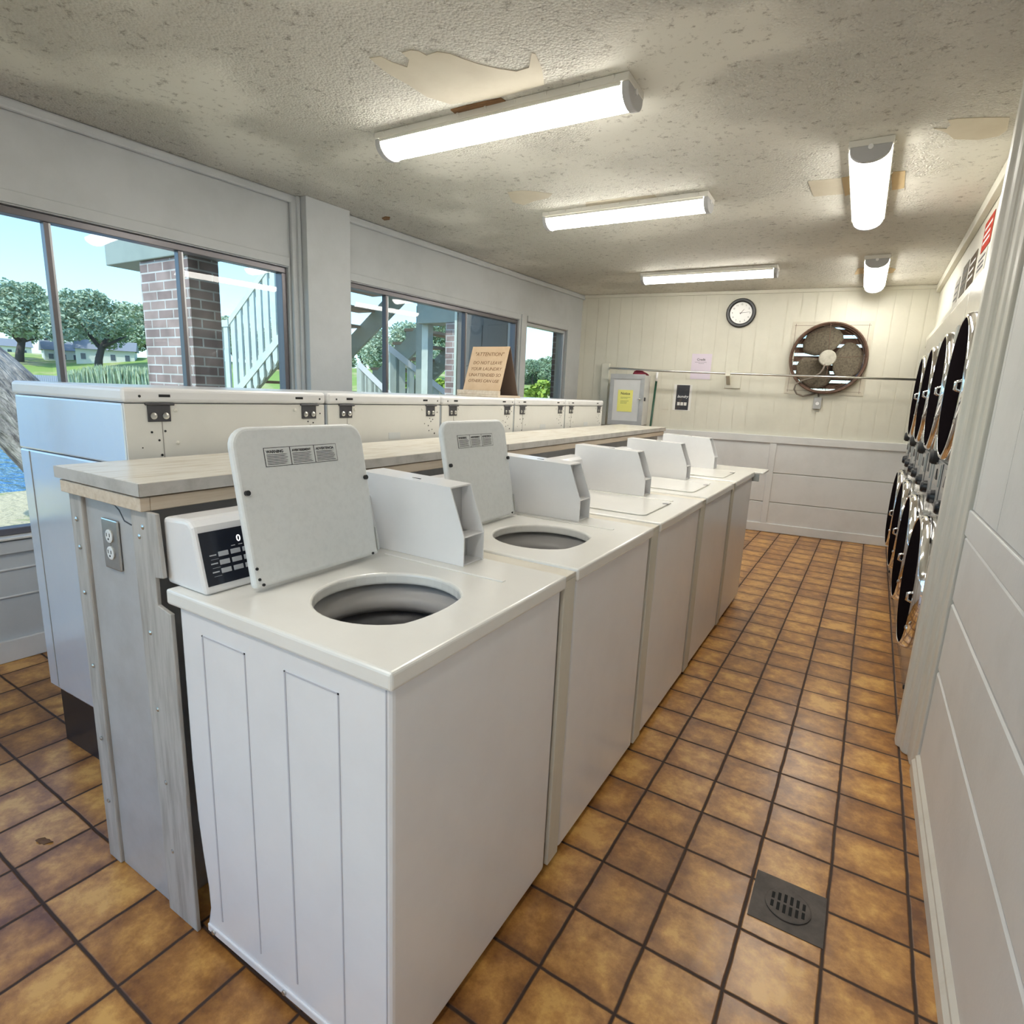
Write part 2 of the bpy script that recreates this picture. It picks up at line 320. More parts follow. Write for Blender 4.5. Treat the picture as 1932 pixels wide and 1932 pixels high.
def glassmat():
    m = bpy.data.materials.new('window_glass'); m.use_nodes = True; N = m.node_tree.nodes; L = m.node_tree.links; N.clear()
    o = N.new('ShaderNodeOutputMaterial'); t = N.new('ShaderNodeBsdfTransparent'); g = N.new('ShaderNodeBsdfGlossy'); f = N.new('ShaderNodeFresnel'); mx = N.new('ShaderNodeMixShader')
    t.inputs['Color'].default_value = (.93, .97, .98, 1); g.inputs['Roughness'].default_value = .01; f.inputs['IOR'].default_value = 1.5
    mm = N.new('ShaderNodeMath'); mm.operation = 'MULTIPLY'; mm.inputs[1].default_value = .9; L.new(f.outputs[0], mm.inputs[0])
    ge = N.new('ShaderNodeNewGeometry'); iv = N.new('ShaderNodeMath'); iv.operation = 'SUBTRACT'; iv.inputs[0].default_value = 1; L.new(ge.outputs['Backfacing'], iv.inputs[1])
    m3 = N.new('ShaderNodeMath'); m3.operation = 'MULTIPLY'; L.new(mm.outputs[0], m3.inputs[0]); L.new(iv.outputs[0], m3.inputs[1])
    L.new(m3.outputs[0], mx.inputs[0]); L.new(t.outputs[0], mx.inputs[1]); L.new(g.outputs[0], mx.inputs[2]); L.new(mx.outputs[0], o.inputs['Surface'])
    return m
M['glass'] = glassmat()

def watermat():
    m = mat('lake_water', (.035, .14, .30), .12, spec=.5); nt = m.node_tree; N = nt.nodes; L = nt.links; b = N['Principled BSDF']
    tc = N.new('ShaderNodeTexCoord'); mp = N.new('ShaderNodeMapping'); mp.inputs['Scale'].default_value = (.9, 2.2, 1); mp.inputs['Rotation'].default_value = (0, 0, .5)
    n = N.new('ShaderNodeTexNoise'); n.inputs['Scale'].default_value = 2.4; n.inputs['Detail'].default_value = 4; bp = N.new('ShaderNodeBump'); bp.inputs['Strength'].default_value = 1; bp.inputs['Distance'].default_value = .25
    L.new(tc.outputs['Object'], mp.inputs['Vector']); L.new(mp.outputs['Vector'], n.inputs['Vector']); L.new(n.outputs['Fac'], bp.inputs['Height']); L.new(bp.outputs['Normal'], b.inputs['Normal'])
    return m
M['water'] = watermat()

# ------------------------------------------------------------------ the room
HC = 2.568
AL = math.atan(.063); AF = math.atan(.12)
def LWp(u, d, z=0):   # left wall frame: u along the wall, d into the room
    s, c = math.sin(AL), math.cos(AL); return Vector((-2.84+u*s+d*c, u*c-d*s, z))
def FWp(u, d, z=0):   # far wall frame: u to the right, d toward the camera
    s, c = math.sin(AF), math.cos(AF); return Vector((u*c+d*s, 6.22+u*s-d*c, z))
LW = dict(loc=(-2.84, 0, 0), rz=-AL)         # local x = into the room, local y = along the wall
FW = dict(loc=(0, 6.22, 0), rz=AF)           # local x = right, local y = away (negative y = into the room)

struct(MB().box(-3.2, 2.2, -2.6, 6.9, -.12, 0), 'floor', M['tile'])
cl = struct(MB().box(-3.4, 2.2, -2.6, 6.9, HC, HC+.12), 'ceiling', M['ceiling'])
def patch(pts, m, z=HC, t=.0025, name='peeled_patch'):
    mb = MB(); mb.prism([tuple(p) for p in pts], 'z', z-t, z+.001); return mb.build(name, m, cl)
def zpt(px, py, h):
    d = CF + CR*((px-966)/FPX) - CU*((py-966)/FPX); k = (h-CAMP.z)/d.z; p = CAMP+d*k; return (p.x, p.y)
def ppatch(pix, m, t=.0025): return patch([zpt(x, y, HC-t) for x, y in pix], m, t=t)
ppatch([(697,110),(718,107),(740,118),(768,127),(772,112),(758,100),(775,95),(790,97),(805,105),(825,98),(850,102),(875,112),(905,122),(940,130),(975,135),(998,128),(1003,100),(1010,102),(1022,130),(1027,160),(985,172),(945,183),(900,190),(850,197),(805,183),(770,160),(730,138)], M['peel'])
ppatch([(850,208),(880,200),(915,192),(945,186),(958,194),(968,205),(940,214),(905,222),(872,226)], M['peelwood'], .004)
ppatch([(958,363),(985,360),(1012,362),(1042,366),(1035,374),(1010,379),(988,387),(968,382),(962,372)], M['peel'])
ppatch([(1788,227),(1806,224),(1860,222),(1905,222),(1900,246),(1884,257),(1845,264),(1800,263),(1785,250),(1762,243),(1786,243),(1794,236)], M['peel'])
ppatch([(1588,336),(1604,333),(1606,366),(1594,370)], M['peeltan']); ppatch([(1682,325),(1708,323),(1706,355),(1683,359)], M['peeltan'])
ppatch([(1524,342),(1587,336),(1592,366),(1535,371)], M['peel'], .0015)
ppatch([(1618,507),(1630,505),(1631,516),(1612,518)], M['peeltan']); ppatch([(1674,504),(1690,508),(1684,515),(1674,516)], M['peeltan'])
ppatch([(1105,382),(1170,374),(1235,368),(1245,378),(1180,388),(1105,396)], M['peel'], .0015)
ppatch([(720,412),(727,409),(736,410),(735,415),(725,416)], M['peelwood'], .003)

# left wall: sill band, head band and piers around three windows
WT = -.14
WINS = [(-2.3, 1.96), (2.40, 4.62), (4.76, 5.60)]
SILL, HEAD = .62, 2.13
mb = MB()
mb.box(WT, 0, -2.7, 6.3, 0, SILL); mb.box(WT, 0, -2.7, 6.3, HEAD, HC)
for a, b in ((-2.7, -2.3), (1.96, 2.40), (4.62, 4.76), (5.60, 6.3)): mb.box(WT, 0, a, b, SILL, HEAD)
struct(mb, 'wall_left', M['paint'], **LW)
struct(MB().box(.001, .10, 2.035, 2.385, 0, HC-.001), 'trim_1', M['paint'], bevel=.004, **LW)
struct(MB().box(.001, .03, 1.975, 2.03, 0, HC-.002).box(.001, .05, 2.008, 2.034, 0, HC-.002), 'trim_2', M['paint'], bevel=.008, **LW)
mb = MB()
for a, b in ((-2.3, 1.965), (2.39, 4.62), (4.76, 5.6)): mb.box(.001, .012, a, b, HEAD+.005, HEAD+.06)
mb.box(.001, .014, 4.65, 4.74, SILL, HEAD+.06); mb.box(.001, .012, 5.60, 5.66, SILL, HEAD+.06); mb.box(.001, .02, -2.6, 1.96, .54, .60)
struct(mb, 'trim_3', M['paint'], bevel=.003, **LW)
struct(MB().box(.001, .02, -2.6, 2.03, .001, .11).box(.001, .008, -2.6, 2.03, .32, .33).box(.001, .008, -2.6, 2.03, .455, .465), 'baseboard_left', M['board'], bevel=.004, **LW)
struct(MB().box(.001, .03, -2.6, 6.1, HC-.05, HC-.001), 'trim_4', M['paint'], bevel=.012, **LW)
def window(n, a, b, mull, z0=SILL, z1=HEAD, fr=None, metal='winmetal', split=None):
    f = MB(); t = .035
    f.box(-.09, -.02, a, b, z1-t, z1-.002); f.box(-.09, -.02, a, b, z0+.002, z0+t); f.box(-.09, -.02, a+.002, a+t, z0+t, z1-t); f.box(-.09, -.02, b-t, b-.002, z0+t, z1-t)
    o = struct(f, 'window_%d' % n, M[metal], bevel=.003, **LW)
    edges = [a+t]+list(mull)+[b-t]
    for i, m_ in enumerate(mull):
        g = MB().box(-.075, -.03, m_-.014, m_+.006, z0+t, z1-t, 0).box(-.07, -.035, m_+.006, m_+.017, z0+t, z1-t, 1)
        g.build('mullion', [M['winmetal'], M['winlight']], o, bevel=.002)
    for i in range(len(edges)-1):
        MB().box(-.056, -.052, edges[i]+.004, edges[i+1]-.004, z0+t-.005, z1-t+.005).build('pane', M['glass'], o)
    MB().box(-.10, .035, a+.01, b-.01, z0-.012, z0+.001).build('sill', M['trim'], o, bevel=.004)
    return o
window(1, -2.3, 1.96, [-1.5, -.4, .69, 1.30])
window(2, 2.40, 4.62, [2.845, 3.81])
window(3, 4.76, 5.60, [], metal='winlight')

# far wall: grooved cream siding above a belt rail, wide horizontal boards below, square opening for the fan
FO = (-.13, .51, 1.56, 2.20)     # opening u0,u1,z0,z1
mb = MB()
u = -2.56; pitch = .1355
while u < 1.9:
    a, b = u+.0035, u+pitch-.0035
    segs = [(1.0, HC)]
    if b > FO[0] and a < FO[1]:
        segs = [(1.0, FO[2]), (FO[3], HC)]
        if a < FO[0]: mb.box(a, FO[0], 0, .10, FO[2], FO[3])
        if b > FO[1]: mb.box(FO[1], b, 0, .10, FO[2], FO[3])
    for z0, z1 in segs: mb.box(a, b, 0, .10, z0, z1)
    u += pitch
mb2 = MB()
for (z0, z1) in ((0, FO[2]), (FO[3], HC)): mb2.box(-2.56, 1.9, .004, .12, z0, z1)
mb2.box(-2.56, FO[0], .004, .12, FO[2], FO[3]); mb2.box(FO[1], 1.9, .004, .12, FO[2], FO[3])
mb.v += []; base = len(mb.v); mb.add(mb2.v, mb2.f)
struct(mb, 'wall_far', M['cream'], **FW)
mb = MB(); zs = [.075, .338, .662, .99]
for i in range(3): mb.box(-2.6, 1.2, -.014, -.0005, zs[i]+.003, zs[i+1]-.003)
struct(mb, 'trim_5', M['board'], bevel=.004, **FW)
mb = MB().box(-2.6, 1.2, -.03, -.0005, .985, 1.065).box(-.245, -.18, -.026, -.0145, .10, .984)
struct(mb, 'trim_6', M['board'], bevel=.004, **FW)
struct(MB().box(-2.6, 1.2, -.028, -.0005, .001, .10), 'baseboard_far', M['board'], bevel=.006, **FW)
struct(MB().box(-2.53, 1.05, -.02, -.0005, HC-.035, HC-.001), 'trim_7', M['cream'], bevel=.004, **FW)

# right wall (near part) with wide boards, casing, and the soffit wall above the dryers
RX = .975
mb = MB().box(RX+.012, RX+.14, -2.6, 2.06, 0, HC)
y = -2.6
while y < 1.9:
    mb.box(RX+.004, RX+.013, y+.002, min(y+.405, 1.9)-.002, 1.062, HC); y += .405
for z0, z1 in ((.0, .436), (.446, .708), (.718, .960)): mb.prism([(RX+.013, z0), (RX+.005, z0), (RX, z0+.006), (RX, z1-.006), (RX+.005, z1), (RX+.013, z1)], 'y', -2.6, 1.905)
struct(mb, 'wall_right', M['board'])
struct(MB().box(RX-.004, RX+.012, -2.6, 1.905, .966, 1.058), 'trim_8', M['board'], bevel=.004)
struct(MB().prism([(RX+.001, .001), (RX-.022, .001), (RX-.022, .05), (RX-.012, .062), (RX-.012, .072), (RX+.001, .085)], 'y', -2.6, 1.915), 'baseboard_right', M['caspaint'], bevel=.002)
prof = [(1.04, 2.150), (.911, 2.150), (.911, 2.095), (.918, 2.088), (.926, 2.082), (.928, 2.060), (.933, 2.046), (.942, 2.038), (.951, 2.034), (.954, 1.965), (.962, 1.957), (.966, 1.925), (.966, 1.912), (RX+.0115, 1.912), (RX+.0115, 2.062), (1.04, 2.062)]
struct(MB().prism(prof, 'z', .001, HC-.001), 'trim_9', M['caspaint'], bevel=.004)
struct(MB().box(1.04, 1.16, 2.19, 6.6, 1.985, HC), 'wall_right.001', M['cream'])
struct(MB().box(.995, 1.039, 2.19, 6.33, 1.99, 2.085).box(1.005, 1.039, 2.19, 6.33, HC-.07, HC-.001), 'trim_10', M['cream'], bevel=.004)
struct(MB().box(1.85, 1.95, 2.07, 6.7, 0, HC).box(1.12, 1.95, 2.065, 2.185, 0, HC), 'wall_right.002', M['paint'])
struct(MB().box(.975, 1.9, 5.47, 5.55, 0, 1.984), 'wall_right.003', M['cream'])
struct(MB().box(-3.4, 1.3, -2.72, -2.60, 0, .5).box(-3.4, 1.3, -2.72, -2.60, 2.2, HC).box(-3.4, -2.4, -2.72, -2.60, .5, 2.2).box(.7, 1.3, -2.72, -2.60, .5, 2.2), 'wall_back', M['paint'])
wb4 = struct(MB().box(-2.4, .7, -2.69, -2.63, .502, .54).box(-2.4, .7, -2.69, -2.63, 2.16, 2.198).box(-2.398, -2.36, -2.69, -2.63, .54, 2.16).box(.66, .698, -2.69, -2.63, .54, 2.16).box(-.87, -.83, -2.69, -2.63, .54, 2.16), 'window_4', M['winmetal'])  # unseen window, added behind the camera to bring daylight onto the near washer
for x0, x1 in ((-2.362, -.868), (-.832, .662)): MB().box(x0, x1, -2.662, -2.658, .538, 2.162).build('pane', M['glass'], wb4)

# ------------------------------------------------------------------ ceiling lights
def lamp(name, L, w, label, loc, rz):
    r = empty(name, loc, label, 'ceiling light', 'wraparound ceiling lights', rz)
    # local x along the fitting, z=0 at the ceiling
    MB().box(-L/2, L/2, -w/2-.006, w/2+.006, -.0285, -.0005).box(-L/2+.0305, L/2-.0305, -w/2-.006, -w/2+.0005, -.042, -.0287).box(-L/2+.0305, L/2-.0305, w/2-.0005, w/2+.006, -.042, -.0287).build('housing', M['lampwhite'], r, bevel=.004)
    n = 14; pts = [(-w/2+.006, -.029)]+[(-(w/2-.006)*math.cos(PI*i/n), -.029-.060*math.sin(PI*i/n)**.8) for i in range(1, n)]+[(w/2-.006, -.029)]
    MB().prism(pts, 'x', -L/2+.031, L/2-.031).build('diffuser', M['diffuser'], r)
    pc = [(-w/2, -.0285)]+[(-(w/2)*math.cos(PI*i/n), -.029-.066*math.sin(PI*i/n)**.8) for i in range(1, n)]+[(w/2, -.0285)]
    for s in (-1, 1):
        a, b = sorted((s*(L/2-.03), s*L/2)); MB().prism(pc, 'x', a, b).build('end_cap', M['cap'], r, bevel=.003)
        MB().lathe([(.011, 0), (.011, .004), (.004, .006)] if s > 0 else [(.011, 0), (.011, -.004), (.004, -.006)], (s*L/2, 0, -.035), 'x', 14).build('cap_button', M['white'], r)
    for i in range(9): MB().tube([(-L/2+.06+i*(L-.12)/8, -w/2+.004, -.02), (-L/2+.06+i*(L-.12)/8, -w/2-.012, -.005)], .005, 8).build('diffuser_clip', M['lampwhite'], r, smooth=True)
    return r
l0 = lamp('ceiling_light', 1.25, .165, 'crosswise ceiling light nearest the camera below the large peeled ceiling patch', (-.930, 1.650, HC), .02)
for loc, rz, lb in [((-.865, 3.015, HC), .02, 'middle crosswise ceiling light, between the nearest and the one by the clock'),
                    ((-.82, 5.03, HC), .03, 'crosswise ceiling light farthest back, above the wall clock'),
                    ((.455, 3.16, HC), PI/2+.01, 'nearer lengthwise ceiling light beside the tan ceiling patches'),
                    ((.505, 5.48, HC), PI/2+.01, 'farther lengthwise ceiling light, above the exhaust fan')]:
    k = dup(l0, loc, rz, lb); k.scale.x = .85 if 'middle' in lb else .96
dup(l0, (-.9, -1.0, HC), .02, 'added unseen ceiling light over the floor behind the nearest washers')  # out of view, added to throw lamp light on the near washer
dup(l0, (.45, -1.5, HC), PI/2, 'added unseen lengthwise ceiling light behind the end of the right wall boards')  # second unseen fitting added behind the camera as fill light

# ------------------------------------------------------------------ top-load washers
TH = .93; WW = .667; WD = .684
HC_X, HC_Y, HR = -.262, .272, .165
def hole_pts(r, n=40, z=0):
    pts = []
    for k in range(n):
        a = 2*PI*k/n; x, y = r*math.cos(a), r*math.sin(a)
        if x > r*.80: x = r*.80+(x-r*.80)*.45           # flattened front edge
        pts.append((HC_X+x, HC_Y+y))
    return pts
def top_plate():
    mb = MB(); n = 40; hp = hole_pts(HR, n)
    x0, x1, y0, y1 = -WD, 0, 0, WW
    outer = []
    for (hx, hy) in hp:                                  # ray from hole centre to the rectangle
        dx, dy = hx-HC_X, hy-HC_Y; ts = []
        if dx > 1e-9: ts.append((x1-HC_X)/dx)
        if dx < -1e-9: ts.append((x0-HC_X)/dx)
        if dy > 1e-9: ts.append((y1-HC_Y)/dy)
        if dy < -1e-9: ts.append((y0-HC_Y)/dy)
        t = min(ts); outer.append((HC_X+dx*t, HC_Y+dy*t))
    for cx, cy in ((x0, y0), (x0, y1), (x1, y0), (x1, y1)):
        k = min(range(n), key=lambda i: (outer[i][0]-cx)**2+(outer[i][1]-cy)**2); outer[k] = (cx, cy)
    z1, z0 = TH, TH-.037
    vs = [(*p, z1) for p in hp]+[(*p, z1) for p in outer]+[(*p, z0) for p in outer]+[(*p, z1-.030) for p in hp]
    fs = []
    for k in range(n):
        j = (k+1) % n
        fs += [(k, j, n+j, n+k), (n+k, n+j, 2*n+j, 2*n+k), (3*n+k, 3*n+j, j, k), (2*n+k, 2*n+j, 3*n+j, 3*n+k)]
    mb.add(vs, fs); return mb
def coin_box():
    mb = MB(); ya, yb = .555, .652; t = .004
    side = [(-.64, TH+.0005), (-.258, TH+.0005), (-.258, TH+.082), (-.308, TH+.212), (-.64, TH+.222)]
    mb.prism(side, 'y', ya, ya+t); mb.prism(side, 'y', yb-t, yb)
    mb.box(-.64, -.262, ya+t, yb-t, TH+.0005, TH+.004); mb.prism([(-.64, TH+.218), (-.308, TH+.208), (-.308, TH+.212), (-.64, TH+.222)], 'y', ya+t, yb-t)
    mb.box(-.30, -.260, ya+t, yb-t, TH+.078, TH+.082); mb.box(-.64, -.636, ya+t, yb-t, TH+.004, TH+.218)
    return mb
def control():
    return [(-.715, TH+.0008), (-.562, TH+.0008), (-.598, TH+.150), (-.612, TH+.162), (-.63, TH+.164), (-.715, TH+.158)]
def lid_mesh(openlid):
    # lid local: hinge along y, x = away from hinge
    mb = MB(); w, h, t = .386, .362, .022; rr = .045
    pts = [(0, 0), (0, w)]
    for i in range(7): a = PI/2*i/6; pts.append((h-rr+rr*math.sin(a), w-rr+rr*math.cos(a)))
    for i in range(7): a = PI/2*i/6; pts.append((h-rr+rr*math.cos(a), rr-rr*math.sin(a)))
    mb.prism(pts, 'z', 0, t); return mb
def washer(label, opened):
    r = empty('washing_machine', (0, 0, 0), label, 'washing machine', 'top loading washers along the aisle')
    ci = .010
    body = MB().box(-WD+.03, -ci, ci, WW-ci, .028, TH-.0375); body.f.pop(1); body.m.pop(1)
    if opened == 1:                       # crumpled lower back corner of the near side
        zl = [.028, .06, .10, .16, .24, .34, .5, TH-.0375]; dl = [.012, .022, .032, .030, .018, .007, 0, 0]; body = MB()
        for z, d in zip(zl, dl): body.v += [(-WD+.03+d, ci, z), (-ci, ci, z), (-ci, WW-ci, z), (-WD+.03, WW-ci, z)]
        for i in range(7):
            for k in range(4): body.f.append((i*4+k, i*4+(k+1) % 4, i*4+4+(k+1) % 4, i*4+4+k)); body.m.append(0)
        body.f.append((3, 2, 1, 0)); body.m.append(0)
    body.build('cabinet', M['enamel'], r, bevel=.012, seg=3)
    for (px0, px1) in ((-.567, -.414), (-.29, -.137)):
        sp = MB(); e = .0025
        for a in ((px0, px0+.004, .09, .845), (px1-.003, px1, .09, .845), (px0, px1, .842, .845)):
            sp.box(a[0], a[1], ci-.0016, ci+.004, a[2], a[3])
        sp.build('embossed_panel', M['embl'], r)
    MB().box(-.022, -.0195, ci-.001, ci+.003, .03, TH-.042).build('corner_seam', M['embl'], r)
    MB().box(-WD+.056, -ci-.004, ci-.004, ci+.002, .030, .052).build('bottom_flange', M['enamel'], r, bevel=.003)
    for x in (-.60, -.33): MB().lathe([(.006, 0), (.006, -.004), (.002, -.005)], (x, ci-.004, .042), 'y', 8).build('screw', M['steel'], r)
    mb = MB()
    for x in (-.08, -.58):
        for y in (.07, WW-.07): mb.lathe([(.022, .0005), (.022, .012), (.009, .014), (.009, .03)], (x, y, 0), 'z', 12)
    mb.build('foot', M['rubber'], r)
    tp = top_plate().build('top', M['enamel_top'], r, bevel=.007, seg=3)
    MB().box(-.505, -.105, .512, .528, TH-.001, TH+.0035).build('rib', M['enamel_top'], tp, bevel=.003)
    # tub: balance ring and basket
    MB().lathe([(HR+.028, -.036), (HR+.028, -.050), (HR+.0, -.062), (HR-.012, -.085), (HR+.004, -.105), (HR+.03, -.11), (HR+.03, -.05)], (HC_X-.004, HC_Y, TH), 'z', 40, closed=True).build('balance_ring', M['ring'], r, smooth=True)
    MB().lathe([(HR+.045, -.11), (HR+.040, -.20), (HR+.05, -.21), (HR+.045, -.40), (.001, -.44), (.001, -.43), (HR+.03, -.39), (HR+.035, -.21), (HR+.025, -.20), (HR+.03, -.11)], (HC_X-.004, HC_Y, TH), 'z', 40, closed=True).build('tub', M['tub'], r, smooth=True)
    # control console
    c = MB().prism(control(), 'y', .022, .652).build('console', M['enamel'], r, bevel=.010, seg=3)
    n = Vector((.1492, 0, .036)).normalized(); up = Vector((-.036, 0, .1492)).normalized(); o0 = Vector((-.562, 0, TH))+n*.0012
    def q(y0, y1, a, b, t, m_, nm, par, bev=0):
        vs = []
        for d in (0, t):
            for (y, k) in ((y0, a), (y1, a), (y1, b), (y0, b)): vs.append(o0+up*k+n*d+Vector((0, y, 0)))
        return MB().add(vs, [(0,3,2,1),(4,5,6,7),(0,1,5,4),(1,2,6,5),(2,3,7,6),(3,0,4,7)]).build(nm, m_, par, bevel=bev)
    pn = q(.031, .50, .020, .140, .001, M['panel'], 'control_panel', c)
    def onp(y, k): return basis(o0+up*k+n*.0014+Vector((0, y, 0)), (0, 1, 0), up)
    for a in range(3):
        for b in range(3):
            q(.067+b*.0295, .091+b*.0295, .043+a*.019, .054+a*.019, .0022, M['btn'], 'button', pn, .001)
    if opened == 1: text('0', .022, 'display_digit', M['led'], pn, onp(.121, .113), 'CENTER')
    else: text('0', .022, 'display_digit', M['led'], pn, onp(.121, .113), 'CENTER')
    mb = MB()
    mb.v = []
    def pq(y0, y1, k0, k1): mb.add([o0+up*k+n*.0016+Vector((0, y, 0)) for (y, k) in ((y0, k0), (y1, k0), (y1, k1), (y0, k1))], [(0, 1, 2, 3)])
    for a in range(3): pq(.046, .062, .047+a*.019, .050+a*.019); pq(.048, .066, .0385+a*.019, .0392+a*.019)
    for a in range(3): pq(.100+a*.018, .110+a*.018, .0985, .1005)
    mb.build('panel_marks', M['btn'], pn)
    # coin box
    cb = coin_box().build('coin_box', M['enamel'], r)
    mb = MB().lathe([(.016, 0), (.016, .006), (.009, .008), (.009, .003)], (-.60, .604, TH+.055), 'x', 18)
    if opened == 1:
        lk = MB().box(-.318, -.312, .560, .647, TH+.004, TH+.078).build('coin_slide_plate', M['panelgrey'], cb)
        MB().lathe([(.017, 0), (.017, .010), (.010, .012), (.010, .004)], (-.3115, .585, TH+.052), 'x', 20).build('coin_lock', M['steel'], lk, smooth=False)
        MB().lathe([(.008, 0), (.008, .004), (.004, .005)], (-.3115, .585, TH+.018), 'x', 14).build('bolt', M['steel'], lk)
    MB().box(-.345, -.335, .560, .647, TH+.084, TH+.205).build('inner_plate', M['panelgrey'], cb)
    MB().box(-.47, -.44, .59, .594, TH+.216, TH+.2175).build('top_slot', M['black'], cb)
    # lid
    lm = lid_mesh(opened)
    if opened:
        th = math.radians(180-101)
        T = Matrix.Translation((-.492, .096, TH+.012)) @ Matrix.Rotation(-math.radians(101), 4, 'Y')
        lo = lm.move(T).build('lid', M['lid'], r, bevel=.009, seg=3)
        R3 = T.to_3x3(); exx = R3 @ Vector((1, 0, 0)); inn = R3 @ Vector((0, 0, -1)); inn = -inn if (R3 @ Vector((0,0,1))).x > 0 else inn
        zoff = .0223 if (R3 @ Vector((0, 0, 1))).x > 0 else -.0003
        def lp(h, y, d=0): return T @ Vector((h, y, zoff+(d if zoff > 0 else -d)))
        lab = MB()
        def lq(h0, h1, y0, y1, d0, d1, m_, nm, par):
            vs = [lp(h, y, d) for d in (d0, d1) for (h, y) in ((h0, y0), (h0, y1), (h1, y1), (h1, y0))]
            return MB().add(vs, [(0,3,2,1),(4,5,6,7),(0,1,5,4),(1,2,6,5),(2,3,7,6),(3,0,4,7)]).build(nm, m_, par)
        lb = lq(.268, .312, .075, .287, 0, .0006, M['ink'], 'warning_label', lo)
        for i in range(3):
            y0 = .0765+i*.0705
            lq(.2692, .3108, y0, y0+.068, .0003, .0010, M['label'], 'label_field', lb)
            text(('WARNING', 'AVERTISSEMENT', 'ADVERTENCIA')[i], (.0095, .0075, .0085)[i], 'label_title', M['ink'], lb, basis(lp(.302, y0+.004, .0012), (0, 1, 0), exx), 'LEFT', ext=.0002, bold=.0003)
            tl = MB()
            for k in range(7):
                vv = [lp(h, y, .0012) for (h, y) in ((.2945-k*.0037, y0+.004), (.2945-k*.0037, y0+.048+.016*random.random()), (.2960-k*.0037, y0+.048+.014), (.2960-k*.0037, y0+.004))]
                tl.add(vv, [(0, 1, 2, 3)])
            tl.build('label_lines', M['ink'], lb)
        for (h, y) in ((.215, .016), (.215, .372)):
            p = lp(h, y); q2 = lp(h, y, .007)
            MB().tube([p, q2], .0062, 12).build('bumper', M['black'], lo)
        for (h, y) in ((.045, .010), (.020, .012), (.006, .020), (.006, .36)):
            p = lp(h, y, -.001); q2 = lp(h, y, .002); MB().tube([p, q2], .0035, 8).build('hinge_screw', M['black'], lo)
        MB().add([lp(h, y, d) for d in (.0003, .003) for (h, y) in ((.012, .379), (.012, .385), (.075, .385), (.075, .379))], [(0,3,2,1),(4,5,6,7),(0,1,5,4),(1,2,6,5),(2,3,7,6),(3,0,4,7)]).build('hinge_spring', M['steel'], lo)
    else:
        T = Matrix.Translation((-.50, .088, TH+.0006)); lm = MB(); w, h, rr = .395, .405, .03
        pts = [(0, 0), (0, w)]
        for i in range(7): a = PI/2*i/6; pts.append((h-rr+rr*math.sin(a), w-rr+rr*math.cos(a)))
        for i in range(7): a = PI/2*i/6; pts.append((h-rr+rr*math.cos(a), rr-rr*math.sin(a)))
        lo = lm.prism(pts, 'z', 0, .006).move(T).build('lid', M['enamel_top'], r, bevel=.003)
        MB().lathe([(.014, 0), (.014, .0012)], (-.105, .40, TH+.0058), 'z', 16).build('finger_notch', M['darksteel'], lo)
    return r
M['embl'] = mat('embossed_line', (.50, .50, .54), .4)
NY = [0, .737, 1.486, 2.248, 2.988]
w1 = washer('nearest white top loading washer with raised lid and lit control panel beside the outlet panel', 1)
w2 = washer('second white washer in the aisle row, the farther of the two with raised lids', 2); w2.location.y = NY[1]
w3 = washer('middle washer of the aisle row, just beyond the second raised lid, lid closed', 0); w3.location.y = NY[2]
dup(w3, (0, NY[3], 0), 0, 'fourth washer in the aisle row, lid closed, between the middle and the last')
dup(w3, (0, NY[4], 0), 0, 'last washer of the aisle row, next to the small end shelf by the far wall')
fl = ['beige filler strip between the two washers with raised lids', 'beige filler strip between the second and third aisle washers', 'beige filler strip between the third and fourth aisle washers', 'beige filler strip between the last two aisle washers']
for i in range(4):
    a, b = NY[i]+WW+.002, NY[i+1]-.002
    o = MB().box(-.66, -.006, a, b, TH-.02, TH-.006).box(-.020, -.006, a+.0006, b-.0006, .03, TH-.0205).build('filler_strip', M['filler'], bevel=.002)
    tag(o, fl[i], 'trim strip', 'filler strips between the washers')
es = empty('end_shelf', (-.30, 3.80, 0), 'thin white shelf beyond the last washer, short of the far wall', 'shelf')
MB().box(-.38, .355, -.140, .125, TH-.018, TH-.004).build('shelf_board', M['enamel_top'], es, bevel=.003)
for y in (-.10, .10): MB().box(-.36, -.32, y-.02, y+.02, .001, TH-.0185).build('leg', M['trim'], es)
MB().box(.25, .33, -.134, -.120, TH-.07, TH-.0185).build('bracket', M['steel'], es)

# ------------------------------------------------------------------ folding bench between the two rows
bx = -.0265
BZ = 1.165
bn = empty('folding_bench', (-.94, 0, 0), 'long laundry folding bench with worn beige top and pine edging between the machine rows', 'bench')
def sk(mb):     # the bench leans a little off the aisle line
    mb.v = [(x+bx*y, y, z) for x, y, z in mb.v]; return mb
for a, b, nm in ((-.012, 1.60, 'bench_top'), (1.604, 4.29, 'bench_top')):
    sk(MB().box(-.205, .207, a, b, BZ-.030, BZ, 0)).build(nm, [M['benchtop']], bn, bevel=.003)
    sk(MB().box(.2072, .2090, a, b, BZ-.030, BZ-.001)).build('top_edge', M['benchedge'], bn)
sk(MB().box(-.205, .207, -.0145, -.0122, BZ-.030, BZ-.001)).build('top_edge', M['benchedge'], bn)
sk(MB().box(-.19, .200, -.010, .012, BZ-.066, BZ-.0345).box(.176, .200, .0125, 4.27, BZ-.066, BZ-.0345)).build('edge_trim', M['wood'], bn, bevel=.002)
ep = sk(MB().box(-.118, .16, .014, .026, .002, BZ-.067)).build('end_panel', M['panelgrey'], bn)
sk(MB().box(-.186, -.120, .004, .030, .002, BZ-.067)).build('corner_board', M['cornerbd'], bn, bevel=.004)
cbp = MB().prism([(.140, .001), (.270, .001), (.266, .868), (.214, .878), (.214, .945), (.248, .950), (.236, BZ-.067), (.128, BZ-.067)], 'y', .002, .012)
